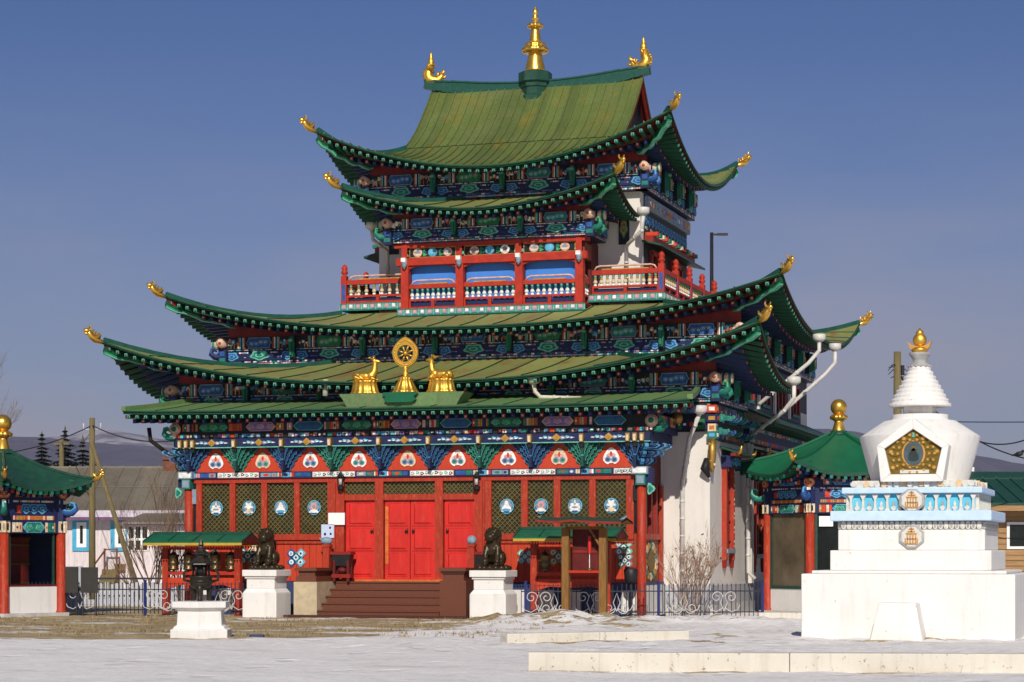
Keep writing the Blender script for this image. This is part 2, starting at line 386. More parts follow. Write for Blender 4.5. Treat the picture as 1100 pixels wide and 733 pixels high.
def frieze(mb, fr, s0, s1, t0, t1, nb, rng, dim=False, base='navy'):
    """two painted beams over a row of squares, nb bays between s0 and s1"""
    H = t1-t0; mb.fbox(fr, s0, s1, t0, t1, -.35, 0, 'paint_'+base)
    tb = t0+H*.18; tm = t0+H*.56
    mb.fbox(fr, s0, s1, tm, t1, 0, .10, 'paint_black'); mb.fbox(fr, s0, s1, tb, tm-.03, 0, .05, 'paint_navy')
    mb.fbox(fr, s0, s1, tm-.03, tm, .0, .075, 'paint_navy'); blocks(mb, fr, s0, s1, tm-.034, tm+.004, .075, ['pink', 'white', 'salmon', 'navy', 'cyan'], rng, .04, .08, .006)
    blocks(mb, fr, s0, s1, t0+H*.02, t0+H*.10, .0, ['pink', 'white', 'mint', 'pink', 'cyan', 'teal', 'salmon'], rng, .06, .09)
    blocks(mb, fr, s0, s1, t0+H*.10, tb, .0, ['navy', 'violet', 'teal', 'pink', 'white', 'blue'], rng, .05, .12)
    L = (s1-s0)/nb
    for i in range(nb):
        a = s0+i*L; b = a+L; ins = L*.34; c = (a+b)/2; h2 = (t1-tm)/2; zt = (t1+tm)/2
        co, ci, cm = [('greyblue', 'blue', 'sky'), ('teal', 'green', 'mint'), ('violet', 'teal', 'cyan')][i % 3]
        hx = lambda k, m_: [(c-L*.19*k, zt), (c-L*.165*k, zt-h2*.30*m_), (c-L*.15*k, zt-h2*m_), (c+L*.15*k, zt-h2*m_), (c+L*.165*k, zt-h2*.30*m_), (c+L*.19*k, zt), (c+L*.165*k, zt+h2*.30*m_), (c+L*.15*k, zt+h2*m_), (c-L*.15*k, zt+h2*m_), (c-L*.165*k, zt+h2*.30*m_)]
        mb.prism(fr, hx(1, .88), .10, .11, 'paint_'+co); mb.prism(fr, hx(.95, .74), .10, .118, 'paint_'+ci)
        for q in (-.10, -.035, .03, .095): cloud(mb, fr, c+q*L, zt+h2*.12*(1 if q > 0 else -1), L*.036, h2*.36, .112, 'paint_'+cm, 'paint_'+ci, 'paint_white')
        for sg in (-1, 1):
            e = c+sg*L*.20          # stripes closing the cartouche
            for k, cc in enumerate(('orange', 'white', 'navy', 'cyan', 'ochre')): u = e+sg*(.02+.045*k); mb.fbox(fr, u-.017, u+.017, tm+.02, t1-.02, .10, .112, 'paint_'+cc)
            u = e+sg*.27
            while abs(u-c) < L*.5-.12:
                k = rng.random(); cc = rng.choice(['pink', 'white', 'salmon', 'sky', 'vermilion', 'cream']); r = rng.uniform(.045, .075)
                mb.disc(fr, u, zt+rng.uniform(-.4, .4)*h2, r, r*1.0, .10, .112, 'paint_'+cc, 9, 3, .22, k*6); mb.disc(fr, u, zt+rng.uniform(-.3, .3)*h2, r*.5, r*.5, .112, .12, 'paint_'+rng.choice(['blue', 'teal', 'vermilion', 'white']), 7)
                mb.fbox(fr, u+.03, u+.05, tm+.03, tm+.03+h2*rng.uniform(.4, 1.4), .10, .114, 'paint_'+rng.choice(['orange', 'teal', 'cream', 'blue'])); u += sg*rng.uniform(.10, .13)
        zc = (tb+tm-.03)/2; hh = (tm-.03-tb)/2
        cloud(mb, fr, c, zc, min(.30, L*.17), hh*.95, .05, 'paint_mint', 'paint_teal', 'paint_mint')
        for q in (a+.22, b-.22): cloud(mb, fr, q, zc-.02, min(.21, L*.13), hh*.85, .05, 'paint_sky', 'paint_blue', 'paint_sky')
        for u0, u1 in ((a+.46, c-.36), (c+.36, b-.46)):
            blocks(mb, fr, u0, u1, zc+hh*.35, zc+hh*.75, .05, ['white', 'pink', 'cyan', 'navy', 'violet'], rng, .05, .1)
            blocks(mb, fr, u0, u1, zc-hh*.55, zc-hh*.25, .05, ['violet', 'navy', 'blue', 'salmon', 'navy'], rng, .05, .12)
    # dark bracket blocks standing between bays, with teal heads
    for i in range(1, nb):
        a = s0+i*L
        mb.fbox(fr, a-.08, a+.08, tb, t1, .05, .2, 'paint_black'); mb.prism(fr, [(a-.05, tb+.05), (a+.05, tb+.05), (a+.09, t1-.3*H), (a+.05, t1-.05), (a-.05, t1-.05), (a-.09, t1-.3*H)], .2, .30, 'paint_teal')
        mb.fbox(fr, a-.03, a+.03, tb+.1, t1-.1, .3, .36, 'paint_green'); mb.fbox(fr, a-.055, a+.055, t1-.2, t1-.13, .3, .38, 'paint_mint')
def redboard(side, y, z0, half, b, back_=.3):
    """board between frieze and rafters, its upper edge following the upturned eave"""
    mb = MB(); fr = front(y); n = 24; top = [(-half+2*half*i/n, side.z(-half+2*half*i/n, b)-.16) for i in range(n+1)]
    top = [(s_, max(t_, z0+.02)) for s_, t_ in top]
    mb.prism(fr, [(-half, z0), (half, z0)]+top[::-1], -back_, -.02, 'deep_red')
    return mb.build('eave_board', T)
def curl(mb, p, d, c1, c2, size=.5):
    """dragon-head bracket: a curl reaching out along the direction d and turning up"""
    p = Vector(p); d = Vector((d[0], d[1], 0)).normalized(); u = Vector((0, 0, 1))
    path = [(0, .0), (.35, -.12), (.7, -.10), (.95, .1), (.9, .36), (.65, .42), (.55, .26)]
    pts = [p+d*(a*size)+u*(b*size) for a, b in path]
    mb.tube(pts, [.22*size, .24*size, .22*size, .19*size, .15*size, .11*size, .05*size], 'paint_'+c1, 8)
    mb.tube([q+u*.12*size+Vector((0, -.13*size, 0)) for q in pts], [.07*size]*7, 'paint_'+c2, 5)
def arm_plate(mb, p, d, L, h, dark, light, th=.10):
    p = Vector(p); d = Vector((d[0], d[1], 0)).normalized(); fr = Fr(p, d, Vector((d.y, -d.x, 0)))
    sh = [(0, 0), (.30, -.02), (.5, .10), (.62, .02), (.80, .04), (.90, .22), (1.0, .30), (1.02, .55), (.92, .66), (.86, .48), (.74, .44), (.66, .62), (.5, .60), (.42, .80), (.2, .78), (0, .95)]
    c = (sum(a for a, b in sh)/len(sh), sum(b for a, b in sh)/len(sh))
    g = lambda k: [((c[0]+(a-c[0])*k)*L, (c[1]+(b-c[1])*k)*h) for a, b in sh]
    mb.prism(fr, g(1.0), -th/2, th/2, light); mb.prism(fr, g(.86), -th/2-.012, th/2+.012, dark); mb.prism(fr, g(.52), -th/2-.018, th/2+.018, light); mb.prism(fr, g(.38), -th/2-.026, th/2+.026, dark)
def corner_head(mb, x, y, z, sx, c1, c2, back_=True):
    """painted round beam end and coloured blocks at the corner of a frieze"""
    for dirn, fr in (((0, -1), front(y)), ):
        mb.tube([(x, y+.3, z+.14), (x, y-.36, z+.14)], .135, 'paint_salmon', 14)
        mb.tube([(x, y-.36, z+.14), (x, y-.375, z+.14)], .10, 'paint_cream', 12)
        mb.tube([(x, y-.375, z+.14), (x, y-.385, z+.14)], .05, 'paint_vermilion', 8)
    mb.tube([(x-sx*.3, y+.05, z+.12), (x+sx*.42, y+.05, z+.12)], .14, 'paint_cream', 12)
    for k, c in enumerate(('orange', 'navy', 'cream', 'teal')):
        mb.tube([(x+sx*(.06+.09*k), y+.05, z+.12), (x+sx*(.12+.09*k), y+.05, z+.12)], .15, 'paint_'+c, 12)
    mb.box(x-.13, x+.13, y-.2, y+.1, z-.5, z-.04, 'paint_navy')
    f2 = front(y-.2); mb.fbox(f2, x-.1, x+.1, z-.42, z-.3, 0, .012, 'paint_teal'); mb.fbox(f2, x-.08, x+.08, z-.24, z-.1, 0, .012, 'paint_blue')
    curl(mb, (x, y-.05, z-.22), (sx*.95, -.5), c1, c2, .42); curl(mb, (x+sx*.05, y+.1, z-.30), (sx, .4), c1, c2, .34)
    mb.fbox(right(x+.13*sx) if sx > 0 else left(x-.13), (y-.1) if sx > 0 else -(y+.1), (y+.1) if sx > 0 else -(y-.1), z-.36, z-.2, 0, .012, 'paint_cream')

# ------------------------------------------------------------------ roofs with upturned corners
class Side:
    """one slope. o: middle of the eave, ad: along, bd: inward, L half length, l half length of the upper edge, B depth"""
    def __init__(s, o, ad, bd, L, l, B, zm, up, p, zT, a0=None, a1=None, g=.75):
        s.o = Vector(o); s.ad = Vector(ad); s.bd = Vector(bd); s.L = L; s.l = l; s.B = B; s.zm = zm; s.up = up; s.p = p; s.zT = zT; s.g = g
        s.a0 = -L if a0 is None else a0; s.a1 = L if a1 is None else a1
    def half(s, v): return (1-v)*s.L+v*s.l
    def z(s, a, b):
        v = max(-.2, min(1, b/s.B)); h = s.half(v); u = min(1.1, abs(a)/h) if h > 1e-6 else 0
        return s.zm+(s.zT-s.zm)*(s.g*v+(1-s.g)*v*abs(v))+s.up*u**s.p*(1-max(v, 0))**2
    def P(s, a, b, dz=0):
        q = s.o+s.ad*a+s.bd*b; return Vector((q.x, q.y, s.z(a, b)+dz))
    def rng(s, v):
        h = s.half(v); k0 = s.a0/s.L; k1 = s.a1/s.L
        return k0*h, k1*h
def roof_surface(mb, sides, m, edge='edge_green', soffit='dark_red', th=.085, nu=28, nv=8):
    for s in sides:
        top = []; bot = []
        for i in range(nu+1):
            rt = []; rb = []
            for j in range(nv+1):
                v = j/nv; a0, a1 = s.rng(v); a = a0+(a1-a0)*i/nu
                rt.append(s.P(a, v*s.B)); rb.append(s.P(a, v*s.B, -th))
            top.append(rt); bot.append(rb)
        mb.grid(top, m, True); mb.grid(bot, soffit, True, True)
        ed = [[top[i][0] for i in range(nu+1)], [bot[i][0] for i in range(nu+1)]]
        mb.grid(ed, edge, False, True)
        # rolled drip edge
        mb.tube([s.P(s.a0+(s.a1-s.a0)*i/nu, -.02, -.025) for i in range(nu+1)], .026, edge, 6)
def seams(mb, s, step, m, h=.035, wdt=.035, off=0):
    a = math.ceil((s.a0+.05)/step)*step+off
    while a < s.a1-.05:
        pts = []
        for j in range(13):
            v = j/12; lo, hi = s.rng(v)
            if lo-.001 <= a <= hi+.001: pts.append(s.P(a, v*s.B, h*.4))
        for p, q in zip(pts, pts[1:]): mb.bar(p, q, wdt, h, m)
        a += step
def rafters(mb, s, step, o_len=.95, i0=.62, i1=1.9, end='rafter_end', o_m='rafter_green', i_m='rafter_blue', sz=.105):
    n = max(1, round((s.a1-s.a0)/step)); st = (s.a1-s.a0)/n
    imax = min(i1, s.B)
    def reach(a):   # how far inward this line may run before it meets the hip
        if s.L-s.l < 1e-6: return s.B
        return max(.12, (s.L-abs(a))/(s.L-s.l)*s.B)
    for k in range(n):
        a = s.a0+(k+.5)*st; r = reach(a)
        e = min(o_len, r); d = -.12-sz/2
        pts = [s.P(a, .05, d), s.P(a, max(.08, e*.5), d), s.P(a, max(.12, e), d)]
        for p, q in zip(pts, pts[1:]): mb.bar(p, q, sz, sz, o_m)
        q0 = s.P(a, .040, d+sz*.05); mb.bar(q0, q0+s.bd*.012, sz*.80, sz*.72, end)
        q0 = s.P(a, .034, d-sz*.06); mb.bar(q0, q0+s.bd*.012, sz*.50, sz*.52, 'rafter_green')
        if r > i0+.15:
            e = min(imax, r); d2 = -.12-sz-.09
            pts = [s.P(a, i0, d2), s.P(a, (i0+e)/2, d2), s.P(a, e, d2)]
            for p, q in zip(pts, pts[1:]): mb.bar(p, q, sz*1.1, sz*1.1, i_m)
            q0 = s.P(a, i0-.012, d2); mb.bar(q0, q0+s.bd*.02, sz*1.0, sz*1.0, 'deep_red' if k % 2 else 'paint_navy')
            q0 = s.P(a, i0-.018, d2); mb.bar(q0, q0+s.bd*.012, sz*.5, sz*.5, 'paint_salmon' if k % 2 else 'paint_blue')
    # board between the two rafter rows
    nu = 30; rows = []
    for i in range(nu+1):
        a = s.a0+(s.a1-s.a0)*i/nu; r = reach(a); b = min(i0+.03, r)
        rows.append([s.P(a, b, -.13), s.P(a, b, -.13-sz)])
    mb.grid(rows, 'deep_red', False)
def hip(mb, s, sign, length, m='hip_green', dz=-.33, w_=.10):
    """corner beam under the hip, wavy lower edge"""
    pts = []; n = 12
    for i in range(n+1):
        v = i/n*length; h = s.half(v); a = sign*h
        p = s.P(a, v*s.B, dz+.12*(1-i/n)); pts.append(p)
    for i, (p, q) in enumerate(zip(pts, pts[1:])):
        mb.bar(p, q, w_, .16, 'edge_green'); f = Vector((0, 0, -.10-.035*math.sin(i*1.9))); g = Vector((0, 0, -.10-.035*math.sin((i+1)*1.9)))
        mb.bar(p+f, q+g, w_*1.15, .06, m); mb.bar(p+f+Vector((0, 0, -.038)), q+g+Vector((0, 0, -.038)), w_*1.3, .022, 'paint_mint')
    q = pts[0]; return q
def hip_ridge(mb, s, sign, m='edge_green'):
    pts = [s.P(sign*s.half(i/10), i/10*s.B, .05) for i in range(11)]
    for p, q in zip(pts, pts[1:]): mb.bar(p, q, .14, .13, m)
DRAGON = None
def dragon_mesh():
    mb = MB(); g = 'gold'
    mb.tube([(-.15, 0, -.08), (.02, 0, -.02), (.16, 0, .03), (.30, 0, .12), (.38, 0, .24), (.40, 0, .32)], [.05, .085, .115, .11, .095, .06], g, 8)
    mb.tube([(.38, 0, .29), (.47, 0, .32), (.57, 0, .33)], [.09, .085, .04], g, 8)            # upper jaw
    mb.tube([(.40, 0, .22), (.48, 0, .21), (.54, 0, .25)], [.05, .045, .02], g, 6)
    for sy in (-1, 1):
        mb.tube([(.38, sy*.05, .34), (.34, sy*.09, .43), (.37, sy*.1, .50)], [.04, .03, .01], g, 5)
        mb.tube([(.16, sy*.07, .08), (.08, sy*.13, .17), (.06, sy*.14, .25)], [.06, .05, .015], g, 5)
    for k in range(4):
        a = (.06+.08*k, .0, .10+.055*k); mb.tube([a, (a[0]-.09, 0, a[2]+.10)], [.06, .012], g, 5)
    return mb
def corner_dragon(parent, p, dirx, diry, scale=1):
    global DRAGON
    if DRAGON is None: o = dragon_mesh().build('dragon_finial'); DRAGON = o.data
    else: o = bpy.data.objects.new('dragon_finial', DRAGON); COL.objects.link(o)
    o.parent = parent; o.location = p; o.rotation_euler.z = math.atan2(diry, dirx); o.scale = (scale,)*3
    return o

def sideat(px, py, x):
    r = Vector((math.cos(YAW), math.sin(YAW)))*((px-550)/2360)+Vector((-math.sin(YAW), math.cos(YAW)))
    t = (x-CAM.x)/r.x
    return Vector((x, CAM.y+r.y*t, CAM.z+(594-py)/2360*t))

# ================================================================== TEMPLE
T = empty('temple', (0, 0, 0), 0, 'large three tiered painted temple with upswept green tin roofs, red doors and a gold spire', 'temple')
HB = 7.75
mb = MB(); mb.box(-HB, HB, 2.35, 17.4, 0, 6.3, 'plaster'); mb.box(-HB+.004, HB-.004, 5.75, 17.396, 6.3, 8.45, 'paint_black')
mb.build('wall', T)
mb = MB(); mb.box(-HB-.06, HB+.06, 2.29, 17.46, 0, .82, 'plinth_grey'); mb.box(-HB-.1, HB+.1, 2.25, 17.5, 0, .3, 'concrete')
mb.build('plinth', T)
mb = MB(); mb.box(-4.2, 4.2, 8.8, 14.8, 8.9, 13.0, 'plaster'); mb.box(-4.19, 4.19, 8.81, 14.79, 13.0, 13.9, 'deep_red'); mb.build('upper_wall', T)

def tier(name, sides, m, seam_step, raft=.27, hips=(), dragons=(), corner_scale=1., mat_side=None, i1=1.9, g_edge='edge_green'):
    mb = MB(); roof_surface(mb, sides, m, g_edge)
    for s in sides: seams(mb, s, seam_step, m if seam_step < .5 else 'edge_green', .05 if seam_step < .5 else .035, .03 if seam_step < .5 else .03)
    for i, sg in hips: hip_ridge(mb, sides[i], sg, 'tin_blue_green')
    r = mb.build(name, T)
    mb = MB()
    for s in sides: rafters(mb, s, raft, i1=i1)
    mb.build('rafters', r)
    for i, sg in hips:
        mb = MB(); hip(mb, sides[i], sg, .62); mb.build('hip_beam', r)
        s = sides[i]; p = s.P(sg*s.L, 0, .0); d = (s.ad*sg-s.bd).normalized()
        corner_dragon(r, p+d*.10+Vector((0, 0, .02)), d.x, d.y, .86*corner_scale)
    return r
V = Vector
# porch roof (front and two short sides dying into the hall wall)
A = dict(zm=6.36, up=1.34, p=2.5, zT=7.40)
sA = [Side((0, .6, 0), (1, 0, 0), (0, 1, 0), 9.42, 4.27, 5.15, **A),
      Side((9.42, 5.75, 0), (0, 1, 0), (-1, 0, 0), 5.15, 0, 5.15, a1=0, **A),
      Side((-9.42, 5.75, 0), (0, -1, 0), (1, 0, 0), 5.15, 0, 5.15, a0=0, **A)]
tier('porch_roof', sA, 'tin_olive', 1.0, hips=((0, -1), (0, 1)))
B = dict(zm=8.22, up=1.19, p=2.5, zT=9.10)
sB = [Side((0, 4.3, 0), (1, 0, 0), (0, 1, 0), 9.32, 5.15, 3.7, **B),
      Side((9.32, 11.4, 0), (0, 1, 0), (-1, 0, 0), 7.1, 3.4, 4.17, **B),
      Side((0, 18.5, 0), (-1, 0, 0), (0, -1, 0), 9.32, 5.15, 3.7, **B),
      Side((-9.32, 11.4, 0), (0, -1, 0), (1, 0, 0), 7.1, 3.4, 4.17, **B)]
tier('hall_roof', sB, 'tin_olive', 1.0, hips=((0, -1), (0, 1), (2, -1), (2, 1)))
Cc = dict(zm=11.84, up=.80, p=1.9, zT=12.6)
sC = [Side((0, 5.7, 0), (1, 0, 0), (0, 1, 0), 4.21, 1.31, 2.9, **Cc),
      Side((4.21, 8.6, 0), (0, 1, 0), (-1, 0, 0), 2.9, 0, 2.9, a1=0, **Cc),
      Side((-4.21, 8.6, 0), (0, -1, 0), (1, 0, 0), 2.9, 0, 2.9, a0=0, **Cc)]
tier('gallery_roof', sC, 'tin_olive', .8, raft=.25, hips=((0, -1), (0, 1)), i1=1.6)
D = dict(zm=13.30, up=1.33, p=1.95, zT=14.35)
sD = [Side((0, 7.0, 0), (1, 0, 0), (0, 1, 0), 5.54, 3.45, 2.2, **D),
      Side((5.54, 11.8, 0), (0, 1, 0), (-1, 0, 0), 4.8, 2.6, 2.09, **D),
      Side((0, 16.6, 0), (-1, 0, 0), (0, -1, 0), 5.54, 3.45, 2.2, **D),
      Side((-5.54, 11.8, 0), (0, -1, 0), (1, 0, 0), 4.8, 2.6, 2.09, **D)]
topr = tier('top_roof', sD, 'tin_top', .28, raft=.25, hips=((0, -1), (0, 1), (2, -1), (2, 1)))
# gabled crown of the top roof
mb = MB()
prof = [(9.2, 14.35), (9.75, 14.68), (10.3, 15.10), (10.8, 15.58), (11.3, 16.10), (11.8, 16.66)]
for sg in (1, -1):
    P = [[V((x, 11.8+(y-11.8)*sg, z+.02)) for (y, z) in prof] for x in [-3.55+7.1*i/12 for i in range(13)]]
    mb.grid(P, 'tin_top', True, sg < 0)
    P = [[V((x, 11.8+(y-11.8)*sg, z-.1)) for (y, z) in prof] for x in (-3.55, 3.55)]
    mb.grid(P, 'dark_red', True, sg > 0)
    x = -3.5
    while x <= 3.51:
        for (y0, z0), (y1, z1) in zip(prof, prof[1:]): mb.bar((x, 11.8+(y0-11.8)*sg, z0+.03), (x, 11.8+(y1-11.8)*sg, z1+.03), .03, .05, 'tin_top')
        x += .28
mb.build('gable_roof', T)
for sx in (1, -1):
    poly = [(11.8-11.8+(y-11.8), z-.12) for y, z in prof]+[(-(y-11.8), z-.12) for y, z in prof[::-1][1:]]
    fr = Fr((0, 11.8, 0), (0, 1, 0), (sx, 0, 0))
    mb = MB(); mb.prism(fr, poly, 3.15, 3.25, 'paint_black')
    for sg in (1, -1):
        for (y0, z0), (y1, z1) in zip(prof, prof[1:]):
            mb.bar((sx*3.46, 11.8+(y0-11.8)*sg, z0-.14), (sx*3.46, 11.8+(y1-11.8)*sg, z1-.14), .06, .13, 'deep_red')
    mb.build('gable', T)
# ridge with rising ends, makaras and spire
def rz(x): return 16.55+.0245*abs(x)**2.0
mb = MB()
N = 24
for i in range(N):
    x0 = -3.75+7.5*i/N; x1 = -3.75+7.5*(i+1)/N
    h0 = .20-.022*max(0, abs((x0+x1)/2)-2.6)*3
    mb.bar((x0, 11.8, rz(x0)), (x1, 11.8, rz(x1)), .26, h0*1.9, 'tin_blue_green'); mb.bar((x0, 11.8, rz(x0)+h0), (x1, 11.8, rz(x1)+h0), .32, .05, 'tin_blue_green')
ridge = mb.build('ridge', T)
def makara():
    mb = MB(); g = 'gold_leaf'
    mb.tube([(-.36, 0, .42), (-.40, 0, .28), (-.30, 0, .14), (-.08, 0, .10), (.12, 0, .18), (.20, 0, .36), (.13, 0, .56), (.06, 0, .74)], [.05, .10, .15, .20, .24, .21, .17, .13], g, 10)
    mb.lathe((.06, 0, .70), [(.10, 0), (.19, .04), (.19, .08), (.11, .11), (.14, .2), (.12, .27), (.06, .33), (.085, .40), (.03, .52), (.01, .62)], g, 10)
    for k in range(9):
        a = -.9+k*.3; c = V((.02, 0, .32)); e = V((math.cos(a), 0, math.sin(a))); p = c+e*.30
        mb.tube([p, p+e*.10+V((.02, 0, .06))], [.085, .015], g, 6)
        for q in (-1, 1): mb.tube([c+e*.22+V((0, q*.1, 0)), c+e*.30+V((0, q*.2, .06))], [.07, .015], g, 5)
    mb.tube([(-.33, 0, .34), (-.50, 0, .44), (-.46, 0, .58)], [.10, .07, .02], g, 7); mb.tube([(-.36, 0, .2), (-.54, 0, .22), (-.60, 0, .32)], [.08, .05, .015], g, 6)
    for q in (-1, 1): mb.tube([(.02, q*.12, .5), (.10, q*.26, .62), (.02, q*.3, .74)], [.07, .05, .012], g, 6)
    mb.tube([(-.2, .1, .2), (-.3, .14, .36), (-.2, .1, .44)], [.05, .05, .02], g, 6); mb.tube([(-.2, -.1, .2), (-.3, -.14, .36), (-.2, -.1, .44)], [.05, .05, .02], g, 6)
    mb.box(-.3, .25, -.12, .12, -.02, .1, g)
    return mb
m1 = makara().build('ridge_ornament', ridge, (3.50, 11.8, rz(3.6)+.06)); m1.scale = (.80,)*3
m2 = bpy.data.objects.new('ridge_ornament', m1.data); COL.objects.link(m2); m2.parent = ridge; m2.scale = (.80,)*3; m2.location = (-3.50, 11.8, rz(3.6)+.06); m2.rotation_euler.z = math.pi
mb = MB()
mb.lathe((0, 11.75, 0), [(.58, 15.75), (.58, 16.02), (.50, 16.08), (.50, 16.25), (.42, 16.32), (.42, 16.52), (.46, 16.56), (.46, 16.66), (.54, 16.72), (.54, 17.02), (.42, 17.06)], 'tin_dark_green', 8, math.pi/8, False)
sp = mb.build('spire_base', T)
mb = MB()
mb.lathe((0, 11.75, 0), [(.335, 17.07), (.33, 17.12), (.215, 17.62), (.22, 17.66)], 'gold', 28)
mb.lathe((0, 11.75, 0), [(.24, 17.64), (.36, 17.66), (.43, 17.72), (.43, 17.78), (.36, 17.84), (.30, 17.86), (.35, 17.90), (.30, 17.97), (.20, 18.0)], 'gold', 48, 0, True, .05, 12)
mb.lathe((0, 11.75, 0), [(.20, 17.98), (.20, 18.04), (.13, 18.42), (.13, 18.46)], 'gold', 24)
mb.lathe((0, 11.75, 0), [(.14, 18.44), (.25, 18.48), (.27, 18.54), (.22, 18.6), (.12, 18.63)], 'gold', 40, 0, True, .05, 10)
mb.lathe((0, 11.75, 0), [(.09, 18.62), (.06, 18.7), (.12, 18.76), (.12, 18.8), (.06, 18.86), (.09, 18.92), (.10, 18.97), (.06, 19.05), (.025, 19.12), (.008, 19.2)], 'gold', 16)
mb.build('spire', T)

redboard(sA[0], 2.3, 6.5, 7.9, 1.8); redboard(sB[0], 5.65, 8.2, 7.9, 1.5, .1); redboard(sC[0], 7.05, 11.78, 3.1, 1.5); redboard(sD[0], 8.55, 13.4, 4.4, 1.7)
# painted friezes under each roof (front, sides and back)
def band(name, half, yf, yb, t0, t1, nbf, nbs, seed, dim=False, cols=(('navy', 'blue'), ('teal', 'green'))):
    rg = random.Random(seed); f = None
    for k, (fr, s0, s1, nb) in enumerate(((front(yf), -half, half, nbf), (right(half), yf, yb, nbs), (left(-half), -yb, -yf, nbs))):
        if s1-s0 < .3: continue
        mb = MB(); frieze(mb, fr, s0, s1, t0, t1, nb, rg, dim); mb.build('painted_frieze', T)
    for sx in (-1, 1):
        mb = MB(); c = cols[0] if sx < 0 else cols[1]
        corner_head(mb, sx*(half+.02), yf-.02, t0+(t1-t0)*.62, sx, c[0], c[1]); mb.build('corner_bracket', T)
band('a', 7.95, 2.25, 6.5, 5.72, 6.56, 7, 3, 1, cols=(('teal', 'leaf'), ('teal', 'leaf')))
band('b', 7.95, 5.6, 17.6, 7.36, 8.22, 7, 6, 2)
band('c', 3.15, 7.0, 8.7, 11.05, 11.80, 3, 1, 3, cols=(('teal', 'leaf'), ('teal', 'leaf')))
band('d', 4.45, 8.5, 15.1, 12.58, 13.42, 4, 4, 4, cols=(('navy', 'blue'), ('blue', 'sky')))

for sx in (-1, 1):
    rg = random.Random(31+sx); mb = MB(); f = front(2.35); a0, a1 = sorted((sx*6.5, sx*7.9))
    mb.fbox(f, a0, a1, 4.95, 5.74, 0, .10, 'paint_black'); blocks(mb, f, a0, a1, 5.42, 5.70, .10, ['teal', 'navy', 'vermilion', 'blue', 'ochre'], rg, .12, .3); blocks(mb, f, a0, a1, 5.0, 5.3, .10, ['navy', 'blue', 'green', 'vermilion'], rg, .15, .3)
    mb.ball((sx*6.95, 2.0, 5.3), .15, 'gilt_bell', 12, 8)
    f = right(7.75) if sx > 0 else left(-7.75); s0, s1 = sorted((2.4*sx, 6.4*sx))
    mb.fbox(f, s0, s1, 4.75, 5.74, 0, .10, 'paint_black'); blocks(mb, f, s0, s1, 5.36, 5.70, .10, ['teal', 'navy', 'blue', 'violet', 'vermilion', 'green'], rg, .15, .35); blocks(mb, f, s0, s1, 4.8, 5.1, .10, ['navy', 'ochre', 'blue', 'deepgreen'.replace('deepgreen', 'green'), 'vermilion'], rg, .12, .3)
    for k in range(5):
        yy = 2.7+.85*k
        for lev in range(2): arm_plate(mb, (sx*7.85, yy, 4.88+.36*lev), (sx, 0), .36+.16*lev, .24, 'paint_navy' if k % 2 else 'paint_teal', 'bracket_blue' if k % 2 else 'bracket_mint')
    mb.build('bracket_row', T)
    mb = MB()
    for k, (z, w_, c) in enumerate(((5.45, .26, 'vermilion'), (5.2, .30, 'navy'), (4.95, .22, 'cream'), (4.75, .26, 'teal'))):
        mb.box(sx*7.85-w_/2, sx*7.85+w_/2, 2.12, 2.4, z, z+.2, 'paint_'+c); mb.fbox(front(2.12), sx*7.85-w_*.3, sx*7.85+w_*.3, z+.05, z+.15, 0, .012, 'paint_'+('white', 'ochre', 'orange', 'sky')[k])
        mb.fbox(right(7.85+w_/2) if sx > 0 else left(-7.85-w_/2), *sorted((2.16*sx, 2.36*sx)), z+.05, z+.15, 0, .012, 'paint_'+('ochre', 'vermilion', 'teal', 'white')[k])
    mb.tube([(sx*7.86, 2.2, 4.75), (sx*7.86, 2.12, 4.4), (sx*7.83, 2.2, 4.0), (sx*7.86, 2.16, 3.85)], [.10, .12, .09, .03], 'gilt_bell', 8)
    mb.tube([(sx*7.72, 2.2, 4.2), (sx*7.66, 2.1, 3.95), (sx*7.76, 2.2, 3.72)], [.1, .12, .04], 'paint_black', 8)
    for k in range(6): mb.ball((sx*7.86+.07*math.cos(k*2), 2.1, 4.05+.11*k), .045, ('paint_cream', 'paint_ochre')[k % 2], 6, 4)
    mb.build('hanging_bracket', T)
